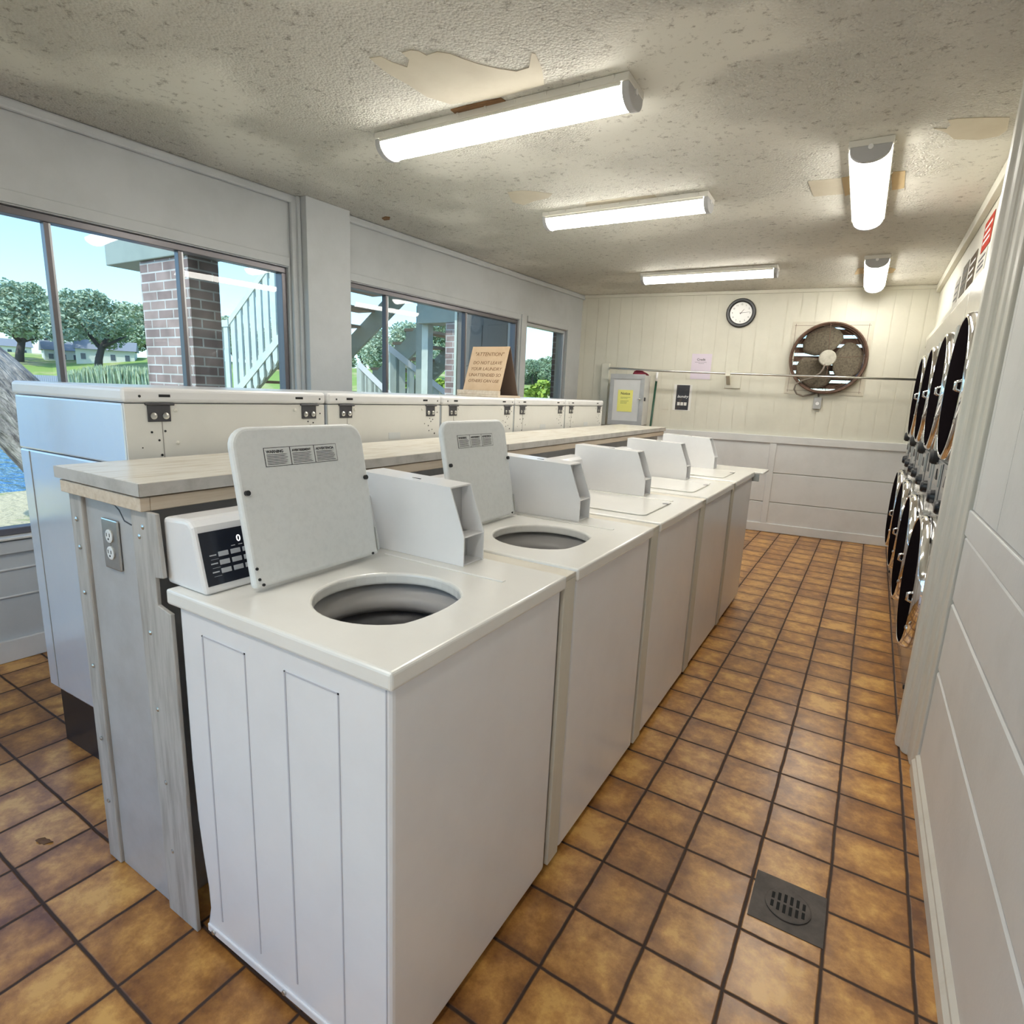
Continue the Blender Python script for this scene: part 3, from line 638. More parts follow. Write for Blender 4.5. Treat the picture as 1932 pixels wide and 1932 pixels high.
cbp.build('corner_board', M['cornerbd'], bn, bevel=.002)
sk(MB().box(.135, .150, .03, 4.26, .002, BZ-.067)).build('back_board', M['panelgrey'], bn)
sk(MB().box(-.19, -.178, .03, 4.26, .002, BZ-.067)).build('back_board', M['panelgrey'], bn)
sk(MB().box(-.18, .14, 4.235, 4.255, .002, BZ-.067)).build('end_panel', M['panelgrey'], bn)
for (x, z) in ((-.150, 1.03), (-.148, .955), (-.150, .83), (-.150, .62), (-.150, .40), (-.150, .20), (.178, 1.06), (.160, 1.035), (.170, .80), (.172, .60), (.180, .40), (.182, .20)):
    MB().lathe([(.006, .002), (.006, -.003), (.002, -.005)], (x, .004, z), 'y', 10).build('screw', M['steel'], bn)
MB().prism([(-.03, 1.094), (.03, 1.088), (.05, 1.078), (.07, 1.055), (.10, 1.050), (.128, 1.050), (.128, 1.053), (.10, 1.053), (.072, 1.058), (.052, 1.081), (.03, 1.091)], 'y', .0130, .0150).build('crack', M['darksteel'], bn)
# outlet on the bench end
def outlet(name, label, w, h, loc, rz, plate, duplex=True):
    r = empty(name, loc, label, 'electrical outlet', None, rz)
    MB().box(-w/2, w/2, -.007, -.0005, -h/2, h/2).build('cover_plate', plate, r, bevel=.004, seg=2)
    for s in (-1, 1):
        rc = MB().lathe([(.017, -.0072), (.017, -.0095), (.014, -.0105)], (0, 0, s*.0215), 'y', 20).build('receptacle', M['label'], r)
        mb = MB().box(-.008, -.006, -.0112, -.0104, s*.0215-.001, s*.0215+.008).box(.006, .008, -.0112, -.0104, s*.0215-.001, s*.0215+.008).lathe([(.0028, -.0104), (.0028, -.0112)], (0, 0, s*.0215-.007), 'y', 10)
        mb.build('slots', M['ink'], rc)
    MB().lathe([(.003, -.0072), (.003, -.0085)], (0, 0, 0), 'y', 10).build('screw', M['steel'], r)
    return r
outlet('electrical_outlet', 'double outlet with metal cover on the grey bench end panel', .078, .128, (-.932, .0132, .988), .0, M['steel'])

# ------------------------------------------------------------------ back row: front loaders facing the windows, backs to the bench
BP = .757; BW = .750; BTOP = 1.366; BD = .70
M['backseam'] = mat('panel_seam', (.30, .29, .27), .5)
def fl_washer(label):
    # local: rear face x=0, front x=-BD, y from 0 to BW
    r = empty('front_load_washer', (0, 0, 0), label, 'washing machine', 'front loading washers by the windows')
    b = .235
    MB().box(-BD+.03, -.02, .02, BW-.02, .001, b).build('plinth', M['black'], r)
    mb = MB().box(-BD, -.002, .001, BW-.001, b, 1.135)
    mb.build('lower_cabinet', [M['sheen']], r, bevel=.006)
    up = MB().prism([(-BD, 1.137), (-.006, 1.137), (-.006, BTOP-.046), (-BD+.012, BTOP-.046)], 'y', .001, BW-.001)
    up.build('upper_cabinet', [M['sheen']], r, bevel=.006)
    MB().box(-BD-.004, .006, -.001, BW-.004, BTOP-.045, BTOP).build('top_panel', M['enamel'], r, bevel=.012, seg=3)
    MB().box(-BD-.012, -BD-.001, .03, BW-.03, .30, .42).build('kick_panel', M['enamel'], r, bevel=.004)
    for y in (.05,): MB().box(-BD+.07, -BD+.074, -.0008, .002, b+.01, 1.13).build('side_crease', M['backseam'], r)
    bp = MB().box(-.0055, 0, .004, BW-.008, 1.14, BTOP-.047).box(-.0015, 0, .004, BW-.008, b+.01, 1.13).build('rear_panel', M['back_panel'], r)
    MB().box(-.0002, .0006, .106, .1085, 1.15, BTOP-.05).build('panel_seam', M['backseam'], bp)
    for (y, z) in ((.10, BTOP-.023), (.60, BTOP-.023)): MB().box(.0055, .0068, y, y+.034, z-.004, z+.004).build('vent_slot', M['black'], r)
    for y in (.045, .715): MB().lathe([(.004, .0058), (.004, .0066)], (0, y, BTOP-.025), 'x', 10).build('rivet_hole', M['black'], r)
    for y in (.10, .665):
        h = MB().box(-.0002, .003, y-.034, y+.034, BTOP-.100, BTOP-.048).tube([(.003, y-.040, BTOP-.048), (.003, y+.046, BTOP-.048)], .004, 8).build('hinge', M['darksteel'], r, bevel=.001)
        for d in (-.018, .018): MB().lathe([(.010, .003), (.010, .006), (.004, .008)], (0, y+d, BTOP-.083), 'x', 14).build('bolt', M['steel'], h)
    mb = MB()
    for (y, z, q) in ((.075, 1.235, .0035), (.115, 1.237, .0035), (.095, 1.21, .0035), (.10, 1.165, .004), (.045, 1.19, .002), (.66, 1.255, .003), (.685, 1.25, .003), (.67, 1.24, .003), (.65, 1.22, .003), (.68, 1.20, .0025), (.655, 1.195, .003), (.70, 1.18, .0045), (.62, 1.23, .0025), (.72, 1.285, .003)):
        mb.lathe([(q, .0002), (q, .0010)], (0, y, z), 'x', 8)
    mb.build('screw_holes', M['black'], bp)
    for (y, z) in ((.150, 1.30), (.150, 1.20), (.60, 1.30)): MB().lathe([(.006, .0002), (.006, .0025), (.002, .004)], (0, y, z), 'x', 10).build('screw', M['lampwhite'], bp)
    MB().box(.0002, .0009, .36, .44, 1.165, 1.195).build('torn_label', M['label'], bp)
    # door on the window side
    d = MB().lathe([(.24, 0), (.24, -.02), (.21, -.045), (.17, -.045), (.16, -.02)], (-BD-.001, BW/2, .80), 'x', 36).build('door', M['steel'], r, smooth=False)
    MB().lathe([(.155, -.021), (.12, -.05), (.04, -.06)], (-BD-.001, BW/2, .80), 'x', 32).build('door_glass', M['darkglass'], d)
    return r
RB = .0265
f0 = fl_washer('nearest front loading washer with glossy blue-lit side and black plinth at the left')
f0.location = (-1.205, .19, 0); f0.rotation_euler.z = RB
for i, lb in enumerate(['second front loading washer back from the camera, behind the nearest raised lid', 'third front loading washer, its far corner under the cardboard sign', 'fourth front loading washer, just beyond the cardboard sign', 'last front loading washer, next to the grey wall cabinet']):
    k = (i+1)*BP; dup(f0, (-1.205-math.sin(RB)*k, .19+math.cos(RB)*k, 0), RB, lb)

# ------------------------------------------------------------------ cardboard sign
sg = empty('tent_sign', (-1.44, 2.44, BTOP+.0005), 'folded cardboard tent sign with handwritten attention notice on a wooden base', 'sign')
sw = .137
bz = .014
MB().box(-.160, .150, -.135, .125, 0, .013).build('base', M['wood'], sg, bevel=.002)
MB().box(-.160, .150, -.133, -.112, .0135, .038).build('front_lip', M['wood'], sg, bevel=.002)
fp = Vector((0, -.105, bz)); fq = Vector((0, 0, .305))
def slab(p, q, t, n):
    e = (q-p).normalized(); nn = Vector((0, e.z, -e.y))*n
    return MB().add([Vector((x, 0, 0))+v+nn*d for d in (0, t) for (x, v) in ((-sw, p), (sw, p), (sw, q), (-sw, q))], [(0,3,2,1),(4,5,6,7),(0,1,5,4),(1,2,6,5),(2,3,7,6),(3,0,4,7)])
fpn = slab(fp, fq, .004, -1).build('front_sheet', M['card'], sg)
slab(Vector((0, .115, bz)), fq+Vector((0, .006, 0)), .004, -1).build('back_sheet', M['cardin'], sg)
ey = (fq-fp).normalized(); nrm = Vector((0, -ey.z, ey.y))
for ln, h, s in (('"ATTENTION"', .258, .034), ('DO NOT LEAVE', .202, .030), ('YOUR LAUNDRY', .162, .030), ('UNATTENDED SO', .122, .029), ('OTHERS CAN USE', .084, .028)):
    text(ln, s, 'handwriting', M['inkbrown'], fpn, basis(fp+ey*h+nrm*.0046, (1, 0, 0), ey), 'CENTER', shear=.12, bold=-.0002)

# ------------------------------------------------------------------ things on the far wall (local: x right, y=0 wall face, -y into the room)
def fw(u, z, d=0): p = FWp(u, d, z); return (p.x, p.y, p.z)
cab = empty('wall_cabinet', fw(-1.787, 1.10, .001), 'grey wall cabinet with framed door at the end of the back row', 'cabinet', None, AF)
MB().box(-.185, .185, -.3305, -.002, .0, .555).build('body', M['board'], cab, bevel=.003)
dr = MB().box(-.195, .195, -.345, -.331, -.005, .56).build('door', M['board'], cab, bevel=.003)
MB().box(-.195, .195, -.354, -.3455, .505, .56).box(-.195, .195, -.354, -.3455, -.005, .045).box(-.195, -.150, -.354, -.3455, .0455, .5045).box(.150, .195, -.354, -.3455, .0455, .5045).build('door_frame', M['panelgrey'], dr, bevel=.002)
hd = MB().tube([(.165, -.354, .29), (.165, -.375, .29), (.135, -.380, .288)], .007, 10).build('handle', M['chrome'], dr, smooth=True)
MB().box(.186, .198, -.28, -.24, .27, .31).build('latch', M['darksteel'], cab)
nt_ = empty('notice', fw(-1.800, 1.36, .3475), 'yellow paper notice taped on the grey cabinet door', 'notice', None, AF)
MB().box(-.085, .085, -.0012, 0, -.115, .125).build('sheet', M['yellow'], nt_)
text('Notice', .038, 'title', M['ink'], nt_, basis((0, -.0016, .085), (1, 0, 0), (0, 0, 1)), 'CENTER', ext=.0002, bold=.0006)
def lines(par, rows, m_=M['ink'], h=.0028, y=-.0014):
    mb = MB()
    for (x0, x1, z) in rows:
        x = x0
        while x < x1-.004:
            w = min(random.uniform(.008, .022), x1-x); mb.box(x, x+w*.86, y-.0002, y+.0002, z-h/2, z+h/2); x += w
    return mb.build('print', m_, par)
lines(nt_, [(-.05, .06, .045), (-.05, .03, .032), (-.05, .045, .005), (-.05, .03, -.010), (-.05, .025, -.022)])
bb = MB().box(-.045, .045, -.055, -.001, -.36, .36)
tag(bb.build('mounting_post', M['cream'], bevel=.004, **dict(loc=fw(-2.135, 1.43, .0), rz=AF)), 'upright cream board behind the grey cabinet holding the rail end', 'board')
rag = MB()
ring = 14
for i in range(6):
    rr = (.11, .105, .09, .07, .04, .01)[i]; zz = (0, .012, .024, .034, .042, .046)[i]
    for k in range(ring):
        a = 2*PI*k/ring; q = 1+.25*math.sin(3*a+i)+.12*math.sin(5*a)
        rag.v.append((rr*q*math.cos(a)*.8, rr*q*math.sin(a)*.5, zz*(1+.3*math.sin(4*a))))
for i in range(5):
    for k in range(ring): rag.f.append((i*ring+k, i*ring+(k+1) % ring, (i+1)*ring+(k+1) % ring, (i+1)*ring+k)); rag.m.append(0)
rag.f.append(tuple(range(ring-1, -1, -1))); rag.m.append(0); rag.f.append(tuple(5*ring+k for k in range(ring))); rag.m.append(0)
tag(rag.build('cloth', M['red'], smooth=True, loc=fw(-1.70, 1.656, .17), rz=AF), 'crumpled maroon cloth on top of the grey cabinet', 'cloth')
br = empty('broom', fw(-1.525, 0, .14), 'dark green handled broom standing behind the grey cabinet', 'broom', None, AF)
MB().tube([(-.045, .03, .24), (0, .09, 1.60)], .012, 10).build('handle', M['green'], br, smooth=True)
MB().tube([(0, .0902, 1.601), (.002, .092, 1.70)], .0145, 10).build('grip', M['white'], br, smooth=True)
MB().prism([(-.17, .002), (.08, .002), (.02, .25), (-.11, .25)], 'y', .01, .05).build('bristles', M['wood'], br)
rl = empty('clothes_rail', fw(-.6, 1.70, .22), 'long thin metal hanging rail across the far wall', 'rail', None, AF)
MB().tube([(-1.485, .165, .032), (-1.44, .02, .030), (-1.0, .0, .012), (-.1, 0, -.003), (.8, 0, -.012), (1.545, 0, -.018)], .011, 12).build('pipe', M['steel'], rl, smooth=True)
bk = MB().prism([(-.012, -.03), (.025, -.045), (.218, -.12), (.218, -.02), (.20, -.02)], 'x', -.165, -.125).box(-.185, -.02, .206, .2185, -.15, .02).box(-.168, -.122, -.025, .03, -.03, .03)
bk.build('bracket', M['cream'], rl, bevel=.002)
pn_ = empty('notice', fw(-1.055, 1.775, .001), 'lilac paper notice on the far wall behind the hanging rail', 'notice', None, AF)
MB().box(-.107, .107, -.0018, -.0005, -.138, .138).build('sheet', M['purple'], pn_)
text('Credit', .034, 'title', M['ink'], pn_, basis((-.005, -.0022, .075), (1, 0, 0), (0, 0, 1)), 'CENTER', ext=.0002, bold=.0006)
lines(pn_, [(-.07, .055, .047), (-.03, .03, .034)], y=-.0021)
po = empty('poster', fw(-1.225, 1.428, .001), 'white bordered dark poster with three pale squares on the far wall', 'poster', None, AF)
MB().box(-.100, .100, -.0015, -.0005, -.145, .145).build('sheet', M['paper'], po)
MB().box(-.070, .074, -.0021, -.0016, -.138, .140).build('print', M['poster'], po)
text('laundry', .040, 'script', M['white'], po, basis((.003, -.0025, .012), (1, 0, 0), (0, 0, 1)), 'CENTER', ext=.0002, shear=.35, bold=.0004)
for i in range(3): MB().box(-.050+i*.037, -.020+i*.037, -.0025, -.0021, -.088, -.052).build('pale_square', M['paper'], po)
bl = MB().box(-.037, .037, -.004, -.0005, -.06, .06)
tag(bl.build('blank_wall_plate', M['cream'], bevel=.002, loc=fw(-1.40, 1.345), rz=AF), 'blank cream cover plate left of the dark poster', 'wall plate')
# clock
ck = empty('wall_clock', fw(-.70, 2.340, .001), 'round black rimmed wall clock high on the far wall', 'clock', None, AF)
MB().lathe([(.150, -.001), (.150, -.022), (.140, -.036), (.122, -.036), (.112, -.024), (.110, -.012)], (0, 0, 0), 'y', 48).build('rim', M['black'], ck, smooth=False)
fc = MB().lathe([(.112, -.0125), (.112, -.0145)], (0, 0, 0), 'y', 48).build('dial', M['clockface'], ck)
for h in range(1, 13):
    a = PI/2-h*PI/6; text(str(h), .024, 'numeral', M['ink'], fc, basis((.088*math.cos(a), -.0150, .088*math.sin(a)), (1, 0, 0), (0, 0, 1)), 'CENTER', ext=.0002)
def hand(ang, L, w, y, nm):
    a = PI/2-ang; dx, dz = math.cos(a), math.sin(a)
    MB().add([(-dx*.015-dz*w, y, -dz*.015+dx*w), (-dx*.015+dz*w, y, -dz*.015-dx*w), (dx*L+dz*w*.4, y, dz*L-dx*w*.4), (dx*L-dz*w*.4, y, dz*L+dx*w*.4),
              (-dx*.015-dz*w, y-.0008, -dz*.015+dx*w), (-dx*.015+dz*w, y-.0008, -dz*.015-dx*w), (dx*L+dz*w*.4, y-.0008, dz*L-dx*w*.4), (dx*L-dz*w*.4, y-.0008, dz*L+dx*w*.4)],
             [(0,3,2,1),(4,5,6,7),(0,1,5,4),(1,2,6,5),(2,3,7,6),(3,0,4,7)]).build(nm, M['ink'], ck)
hand(2*PI*(1+14/60)/12, .050, .0030, -.017, 'hour_hand'); hand(2*PI*14/60, .085, .0022, -.0185, 'minute_hand')
# exhaust fan
M['cord'] = mat('dusty_cord', (.20, .17, .14), .7)
FU, FZ = .185, 1.880
fan = empty('exhaust_fan', fw(FU, FZ, .001), 'large dusty round exhaust fan with louvres set in the far wall', 'fan', None, AF)
pl = MB(); n = 48; R = .335; hs = .365
def sq(a):
    c, s = math.cos(a), math.sin(a); k = hs/max(abs(c), abs(s)); return (c*k, s*k)
vs = []
for yy in (-.0008, -.0045):
    for k in range(n): a = 2*PI*k/n; vs.append((R*math.cos(a), yy, R*math.sin(a)))
    for k in range(n): a = 2*PI*k/n; x, z = sq(a); vs.append((x, yy, z))
fs = []
for k in range(n):
    j = (k+1) % n
    fs += [(2*n+k, 2*n+j, 3*n+j, 3*n+k), (k, n+k, n+j, j), (k, j, 2*n+j, 2*n+k), (n+k, 3*n+k, 3*n+j, n+j)]
pl.add(vs, fs).build('mounting_plate', M['plate'], fan)
MB().box(-hs+.03, -hs+.033, -.006, -.0046, -hs+.02, hs-.02).box(hs-.04, hs-.037, -.006, -.0046, -hs+.02, hs-.02).box(-hs+.02, hs-.02, -.006, -.0046, hs-.04, hs-.037).box(-hs+.02, hs-.02, -.006, -.0046, -hs+.035, -hs+.038).build('plate_folds', M['rust'], fan)
MB().lathe([(.340, -.005), (.352, -.045), (.357, -.06), (.347, -.064), (.332, -.045), (.325, .09), (.332, .095), (.334, 0)], (0, 0, 0), 'y', 56, closed=True).build('venturi_ring', M['rust'], fan, smooth=True)
gd = MB()
for rr in (.345, .33, .312, .29): gd.lathe([(rr+.0016*math.cos(t), -.062-.0016*math.sin(t)) for t in (0, 1.57, 3.14, 4.71)], (0, 0, 0), 'y', 48, closed=True)
for k in range(4):
    a = PI/2*k+.06; gd.tube([(.05*math.cos(a), -.085, .05*math.sin(a)), (.20*math.cos(a), -.082, .20*math.sin(a)), (.348*math.cos(a), -.06, .348*math.sin(a))], .0022, 6)
gd.build('wire_guard', M['rust'], fan, smooth=True)
hb = MB().lathe([(.072, -.02), (.080, -.05), (.080, -.085), (.074, -.095), (.02, -.098)], (-.005, 0, 0), 'y', 32).build('motor_hub', M['hub'], fan, bevel=.003)
for k in range(3):
    a0 = PI/2+math.radians(22)-k*2*PI/3; b = MB(); NR, NA = 8, 8; vs = []
    for i in range(NR+1):
        rr = .06+.262*i/NR; half = (.28+.42*math.sin(PI*min(1, i/NR*.9+.1)))*(1 if i < NR else .85)
        half = min(half*1.5, .95)
        for j in range(NA+1):
            t = -1+2*j/NA; a = a0+t*half; vs.append((rr*math.cos(a), .012+t*.035*(1-.4*i/NR)+.0, rr*math.sin(a)))
    nn = len(vs); vs += [(x, y+.003, z) for x, y, z in vs]
    fs = []
    for i in range(NR):
        for j in range(NA):
            p = i*(NA+1)+j; fs += [(p, p+1, p+NA+2, p+NA+1), (nn+p, nn+p+NA+1, nn+p+NA+2, nn+p+1)]
    rim = [i*(NA+1) for i in range(NR+1)]+[NR*(NA+1)+j for j in range(1, NA+1)]+[i*(NA+1)+NA for i in range(NR-1, -1, -1)]+[j for j in range(NA-1, 0, -1)]
    for i in range(len(rim)): p, q = rim[i], rim[(i+1) % len(rim)]; fs.append((p, q, nn+q, nn+p))
    b.add(vs, fs).build('blade', M['dust'], fan, smooth=True)
for i in range(7):
    z = -.27+i*.090; h = math.sqrt(max(0, .318**2-z*z))
    MB().prism([(.075, z-.032), (.079, z-.032), (.105, z+.030), (.101, z+.030)], 'x', -.315, .315).build('louvre', M['rust'], fan)
MB().box(-.003, .003, .070, .074, -.31, .31).build('louvre_rod', M['rust'], fan)
MB().tube([(-.02, -.09, -.06), (-.03, -.088, -.11), (-.055, -.09, -.155), (-.12, -.085, -.20), (-.22, -.075, -.235), (-.265, -.065, -.27), (-.27, -.055, -.32), (-.24, -.045, -.365), (-.18, -.03, -.385), (-.10, -.02, -.365), (-.045, -.014, -.345), (-.03, -.010, -.385)], .009, 10).build('power_cord', M['cord'], fan, smooth=True)
outlet_fan = empty('electrical_outlet', fw(.150, 1.425, .001), 'grey single outlet below the exhaust fan', 'electrical outlet', None, AF)
MB().box(-.036, .036, -.03, -.0005, -.058, .058).build('box', M['panelgrey'], outlet_fan, bevel=.003)
MB().lathe([(.017, -.0305), (.017, -.034), (.012, -.035)], (0, 0, -.002), 'y', 18).build('receptacle', M['white'], outlet_fan)

# ------------------------------------------------------------------ stacked dryers along the right wall
DP = .802; DY0 = 2.212
M['coin'] = mat('dryer_panel', (.42, .42, .41), .35, metal=.5)
def dryer(label):
    # local: front face x=0 (faces -x), y along the wall 0..DP
    r = empty('stacked_dryer', (0, 0, 0), label, 'dryer', 'stacked dryers along the right wall')
    w = DP-.004
    MB().box(.002, .84, .002, w, .09, 1.975).build('cabinet', M['stainless'], r, bevel=.004)
    MB().box(.012, .80, .004, w-.002, .001, .089).build('toe_panel', M['stainless'], r)
    MB().lathe([(.012, 0), (.012, -.010), (.006, -.012)], (.0118, w*.5, .055), 'x', 12).build('toe_latch', M['black'], r)
    for zc, nm, q in ((1.50, 'upper_door', .55), (.595, 'lower_door', 1)):
        d = MB().lathe([(.325, -.0005), (.322, -.030*q), (.316, -.052*q), (.308, -.060*q), (.302, -.060*q), (.300, -.055*q), (.300, -.001)], (0, w/2, zc), 'x', 64, closed=True).build(nm, M['chrome'], r, smooth=True)
        MB().lathe([(.299, -.056*q), (.292, -.060*q), (.25, -.066*q), (.15, -.070*q), (.04, -.071*q)], (0, w/2, zc), 'x', 56).build('door_glass', M['darkglass'], d, smooth=True)
        MB().tube([(-.058*q, w/2-.300, zc-.022), (-.058*q-.018, w/2-.300, zc-.014), (-.058*q-.018, w/2-.300, zc+.014), (-.058*q, w/2-.300, zc+.022)], .007, 8).build('handle', M['chrome'], d, smooth=True)
        for hz in (zc+.22, zc-.30): MB().box(-.030, -.001, w/2+.255, w/2+.335, hz, hz+.08).build('hinge', M['steel'], d, bevel=.003)
        MB().lathe([(.012, -.056*q), (.012, -.062*q), (.005, -.066*q)], (0, w/2-.302, zc-.14), 'x', 12).build('door_catch', M['chrome'], d)
    cp = MB().box(-.006, .0015, .035, w-.035, .945, 1.165).build('control_panel', M['coin'], r, bevel=.002)
    MB().box(-.009, -.0062, w/2-.004, w/2+.004, .95, 1.16).build('panel_divider', M['darksteel'], cp)
    for i, yo in enumerate((.05, w/2+.02)):
        MB().box(-.012, -.0062, yo+.05, yo+.23, 1.045, 1.15).build('card_plate', M['steel'], cp, bevel=.002)
        MB().lathe([(.034, -.0062), (.032, -.025), (.024, -.035), (.010, -.036)], (0, yo+.13, 1.155-.03*i+0 if False else .99), 'x', 20).build('knob', M['black'], cp)
        MB().prism([(yo+.10, 1.075), (yo+.17, 1.075), (yo+.135, 1.125)], 'x', -.016, -.0122).build('coin_slot', M['black'], cp)
    MB().lathe([(.040, -.0005), (.038, -.030), (.028, -.042), (.010, -.043)], (0, w-.12, 1.195-.02), 'x', 22).build('panel_lock', M['rubber'], r)
    return r
DX = .952
d0 = dryer('nearest stacked dryer, beside the door casing'); d0.location = (DX, DY0, 0)
for i, lb in enumerate(['second stacked dryer from the door casing', 'third stacked dryer from the door casing', 'farthest stacked dryer, next to the far wall']):
    dup(d0, (DX, DY0+DP*(i+1), 0), 0, lb)
# papers on the soffit wall above the dryers
M['redp'] = mat('red_paper', (.40, .07, .05), .8, spec=0); M['greyp'] = mat('grey_paper', (.33, .31, .27), .8, spec=0); M['brownp'] = mat('brown_paper', (.17, .14, .11), .8, spec=0); M['palep'] = mat('pale_print', (.56, .54, .49), .8, spec=0)
for (y, z, w, h, m_, lb) in ((3.58, 2.365, .30, .16, 'redp', 'red printed paper sign on the wall above the dryers'), (3.62, 2.215, .30, .12, 'palep', 'white printed sheet under the red sign above the dryers'),
                             (4.02, 2.255, .28, .19, 'brownp', 'dark brown sheet, the middle paper above the dryers'), (4.38, 2.265, .26, .20, 'greyp', 'grey sheet left of the dark brown paper above the dryers'), (4.75, 2.235, .24, .19, 'palep', 'pale sheet farthest back above the dryers')):
    s = empty('wall_notice', (1.0392, y, z), lb, 'notice', None, -PI/2)
    MB().box(-w/2, w/2, -.003, -.0005, -h/2, h/2).build('sheet', M[m_], s)
    lines(s, [(-w*.4, w*.4, h*.25), (-w*.4, w*.3, 0), (-w*.4, w*.35, -h*.22)], M['white'] if m_ in ('redp', 'brownp') else M['ink'], h=.014, y=-.0034)

# ------------------------------------------------------------------ floor things
dn = empty('floor_drain', (.618, .954, 0), 'square dark floor drain with round slotted grate in the tiled aisle', 'drain')
MB().box(-.094, .094, -.092, .092, .0003, .0022).build('surround', M['iron'], dn)
MB().lathe([(.060, .0024), (.060, .005), (.056, .0058)], (0, 0, 0), 'z', 32).build('grate', M['iron'], dn)
mb = MB()
for i in range(6):
    for s in (-1, 1):
        x = -.040+i*.016; L_ = .030*math.sqrt(1-(x/.058)**2); mb.box(x-.004, x+.004, s*(.005+L_/2)-L_/2-.002, s*(.005+L_/2)+L_/2, .0058, .0063)
mb.build('slots', M['hole'], dn)
lf = MB(); P_ = []
for i in range(9):
    t = i/8; P_.append((.058*(t-.5), .012*math.sin(PI*t)*(1 if i % 2 else .75), .003+.004*math.sin(2*PI*t)))
for i in range(7, 0, -1):
    t = i/8; P_.append((.058*(t-.5), -.012*math.sin(PI*t)*(1 if i % 2 else .75), .002+.003*math.cos(2*PI*t)))
lf.add(P_+[(x, y, z+.0008) for x, y, z in P_], [tuple(range(16)), tuple(range(31, 15, -1))]+[(i, (i+1) % 16, 16+(i+1) % 16, 16+i) for i in range(16)])
tag(lf.build('dead_leaf', M['deadleaf'], loc=(-1.337, -.08, .0), rz=.5), 'small brown dead leaf on the tiles at the far left', 'leaf')

# ------------------------------------------------------------------ outside
GZ = -.16
struct(MB().add([(-9.6, -30, GZ-.05), (-3.0, -30, GZ), (-3.0, 60, GZ), (-9.2, 2.6, GZ-.05), (-14, 60, GZ-.05)], [(0, 1, 2, 4, 3)]), 'ground', M['shore'])
struct(MB().add([(-700, -300, GZ-.10), (-8.6, -300, GZ-.10), (-8.6, 400, GZ-.10), (-700, 400, GZ-.10)], [(0, 1, 2, 3)]), 'lake', M['water'])
# far bank: sloping lawn
def bank(pts, name='far_bank'):
    mb = MB(); n = len(pts); vs = []
    for p, dirv in pts:
        for (k, z) in ((0, GZ-.12), (1.5, .5), (14, 3.0), (45, 6.5), (90, 7)): vs.append((p.x+dirv.x*k, p.y+dirv.y*k, z))
    for i in range(n-1):
        for j in range(4): a = i*5+j; mb.f.append((a, a+1, a+6, a+5)); mb.m.append(0)
    mb.v = [tuple(v) for v in vs]; return mb
bp_ = []
for px in range(-700, 1500, 100):
    p = at(px, 700, 118+6*math.sin(px*.013)); d = (p-CAMP); d.z = 0; d.normalize(); p.z = 0; bp_.append((p, d))
struct(bank(bp_), 'far_bank', M['lawn'])
def crown(n, R, sz, leaf, flat=.75, name='foliage', clumps=26, seed=1):
    rnd = random.Random(seed); mb = MB(); cs = []
    for i in range(clumps):
        a = rnd.uniform(0, 2*PI); el = math.asin(rnd.uniform(-.55, 1)); q = rnd.uniform(.55, .95)
        cs.append((Vector((math.cos(a)*math.cos(el)*R*q, math.sin(a)*math.cos(el)*R*q, math.sin(el)*R*flat*q)), R*rnd.uniform(.22, .42)))
    for i in range(n):
        c, rr = rnd.choice(cs); v = Vector((rnd.gauss(0, 1), rnd.gauss(0, 1), rnd.gauss(0, 1))).normalized()*rr*rnd.uniform(.5, 1)**.5
        p = c+Vector((v.x, v.y, v.z*.75)); t = Vector((rnd.gauss(0, 1), rnd.gauss(0, 1), rnd.gauss(0, .6))).normalized(); w = t.orthogonal().normalized(); w.rotate(Matrix.Rotation(rnd.uniform(0, 6), 3, t))
        s = sz*rnd.uniform(.6, 1.3); mb.add([p-t*s-w*s*.5, p+t*s-w*s*.5, p+t*s+w*s*.5, p-t*s+w*s*.5], [(0, 1, 2, 3)])
    return mb
oakfol = crown(9000, 10, .34, 'leaf1', .62, seed=3)
def oak(px, depth, R, zb, label, rz, mesh=[None], mm='leaf1', trunk=True):
    p = at(px, 700, depth); r = empty('tree', (p.x, p.y, zb), label, 'tree', 'trees beyond the lake', rz); s = R/10
    if mesh[0] is None: o = oakfol.build('foliage', M['leaf1'], r, solid_fix=False); mesh[0] = o
    else: o = mesh[0].copy(); COL.objects.link(o); o.parent = r
    o.location = (0, 0, R*.98); o.scale = (s, s, s)
    if mm != 'leaf1':
        o.data = o.data.copy(); o.data.materials[0] = M[mm]
    tk = MB().tube([(0, 0, -1.2), (.25*s*2, 0, 2*s), (1.4*s, 0, 4.6*s), (3.0*s, .4, 7.5*s), (4.2*s, 1, 11*s)], [.95*s, .8*s, .7*s, .45*s, .15*s], 9).tube([(1.2*s, 0, 4.3*s), (-1.2*s, .5, 7*s), (-3.5*s, 1, 10*s)], [.5*s, .4*s, .15*s], 8).tube([(1.6*s, 0, 4.8*s), (5*s, -1, 6*s), (8*s, -1, 7.5*s)], [.45*s, .35*s, .12*s], 8)
    tk.build('trunk', M['fartrunk'], r, smooth=True)
    return r
oak(185, 128, 9.2, 3.2, 'spreading oak with a dark leaning trunk across the lake, before the cream house', .6)
oak(38, 136, 10.5, 3.6, 'broad pale oak across the lake at the left window edge', 2.1)
oak(280, 175, 10.5, 4.5, 'tree across the lake directly behind the near brick pier', 1.2)
oak(110, 200, 13, 5.0, 'tall tree behind the two lake oaks, between their crowns', 3.3)
oak(440, 150, 8, 3.5, 'tree behind the slatted stair railing in the first window', .2)
oak(560, 150, 9, 3.5, 'tree beyond the lake behind the wall pilaster', 5.0)
oak(690, 175, 8, 2.5, 'green tree seen under the outside stair treads', 2.6)
oak(760, 130, 8, 2.0, 'green tree left of the grey stair post in the second window', 1.9)
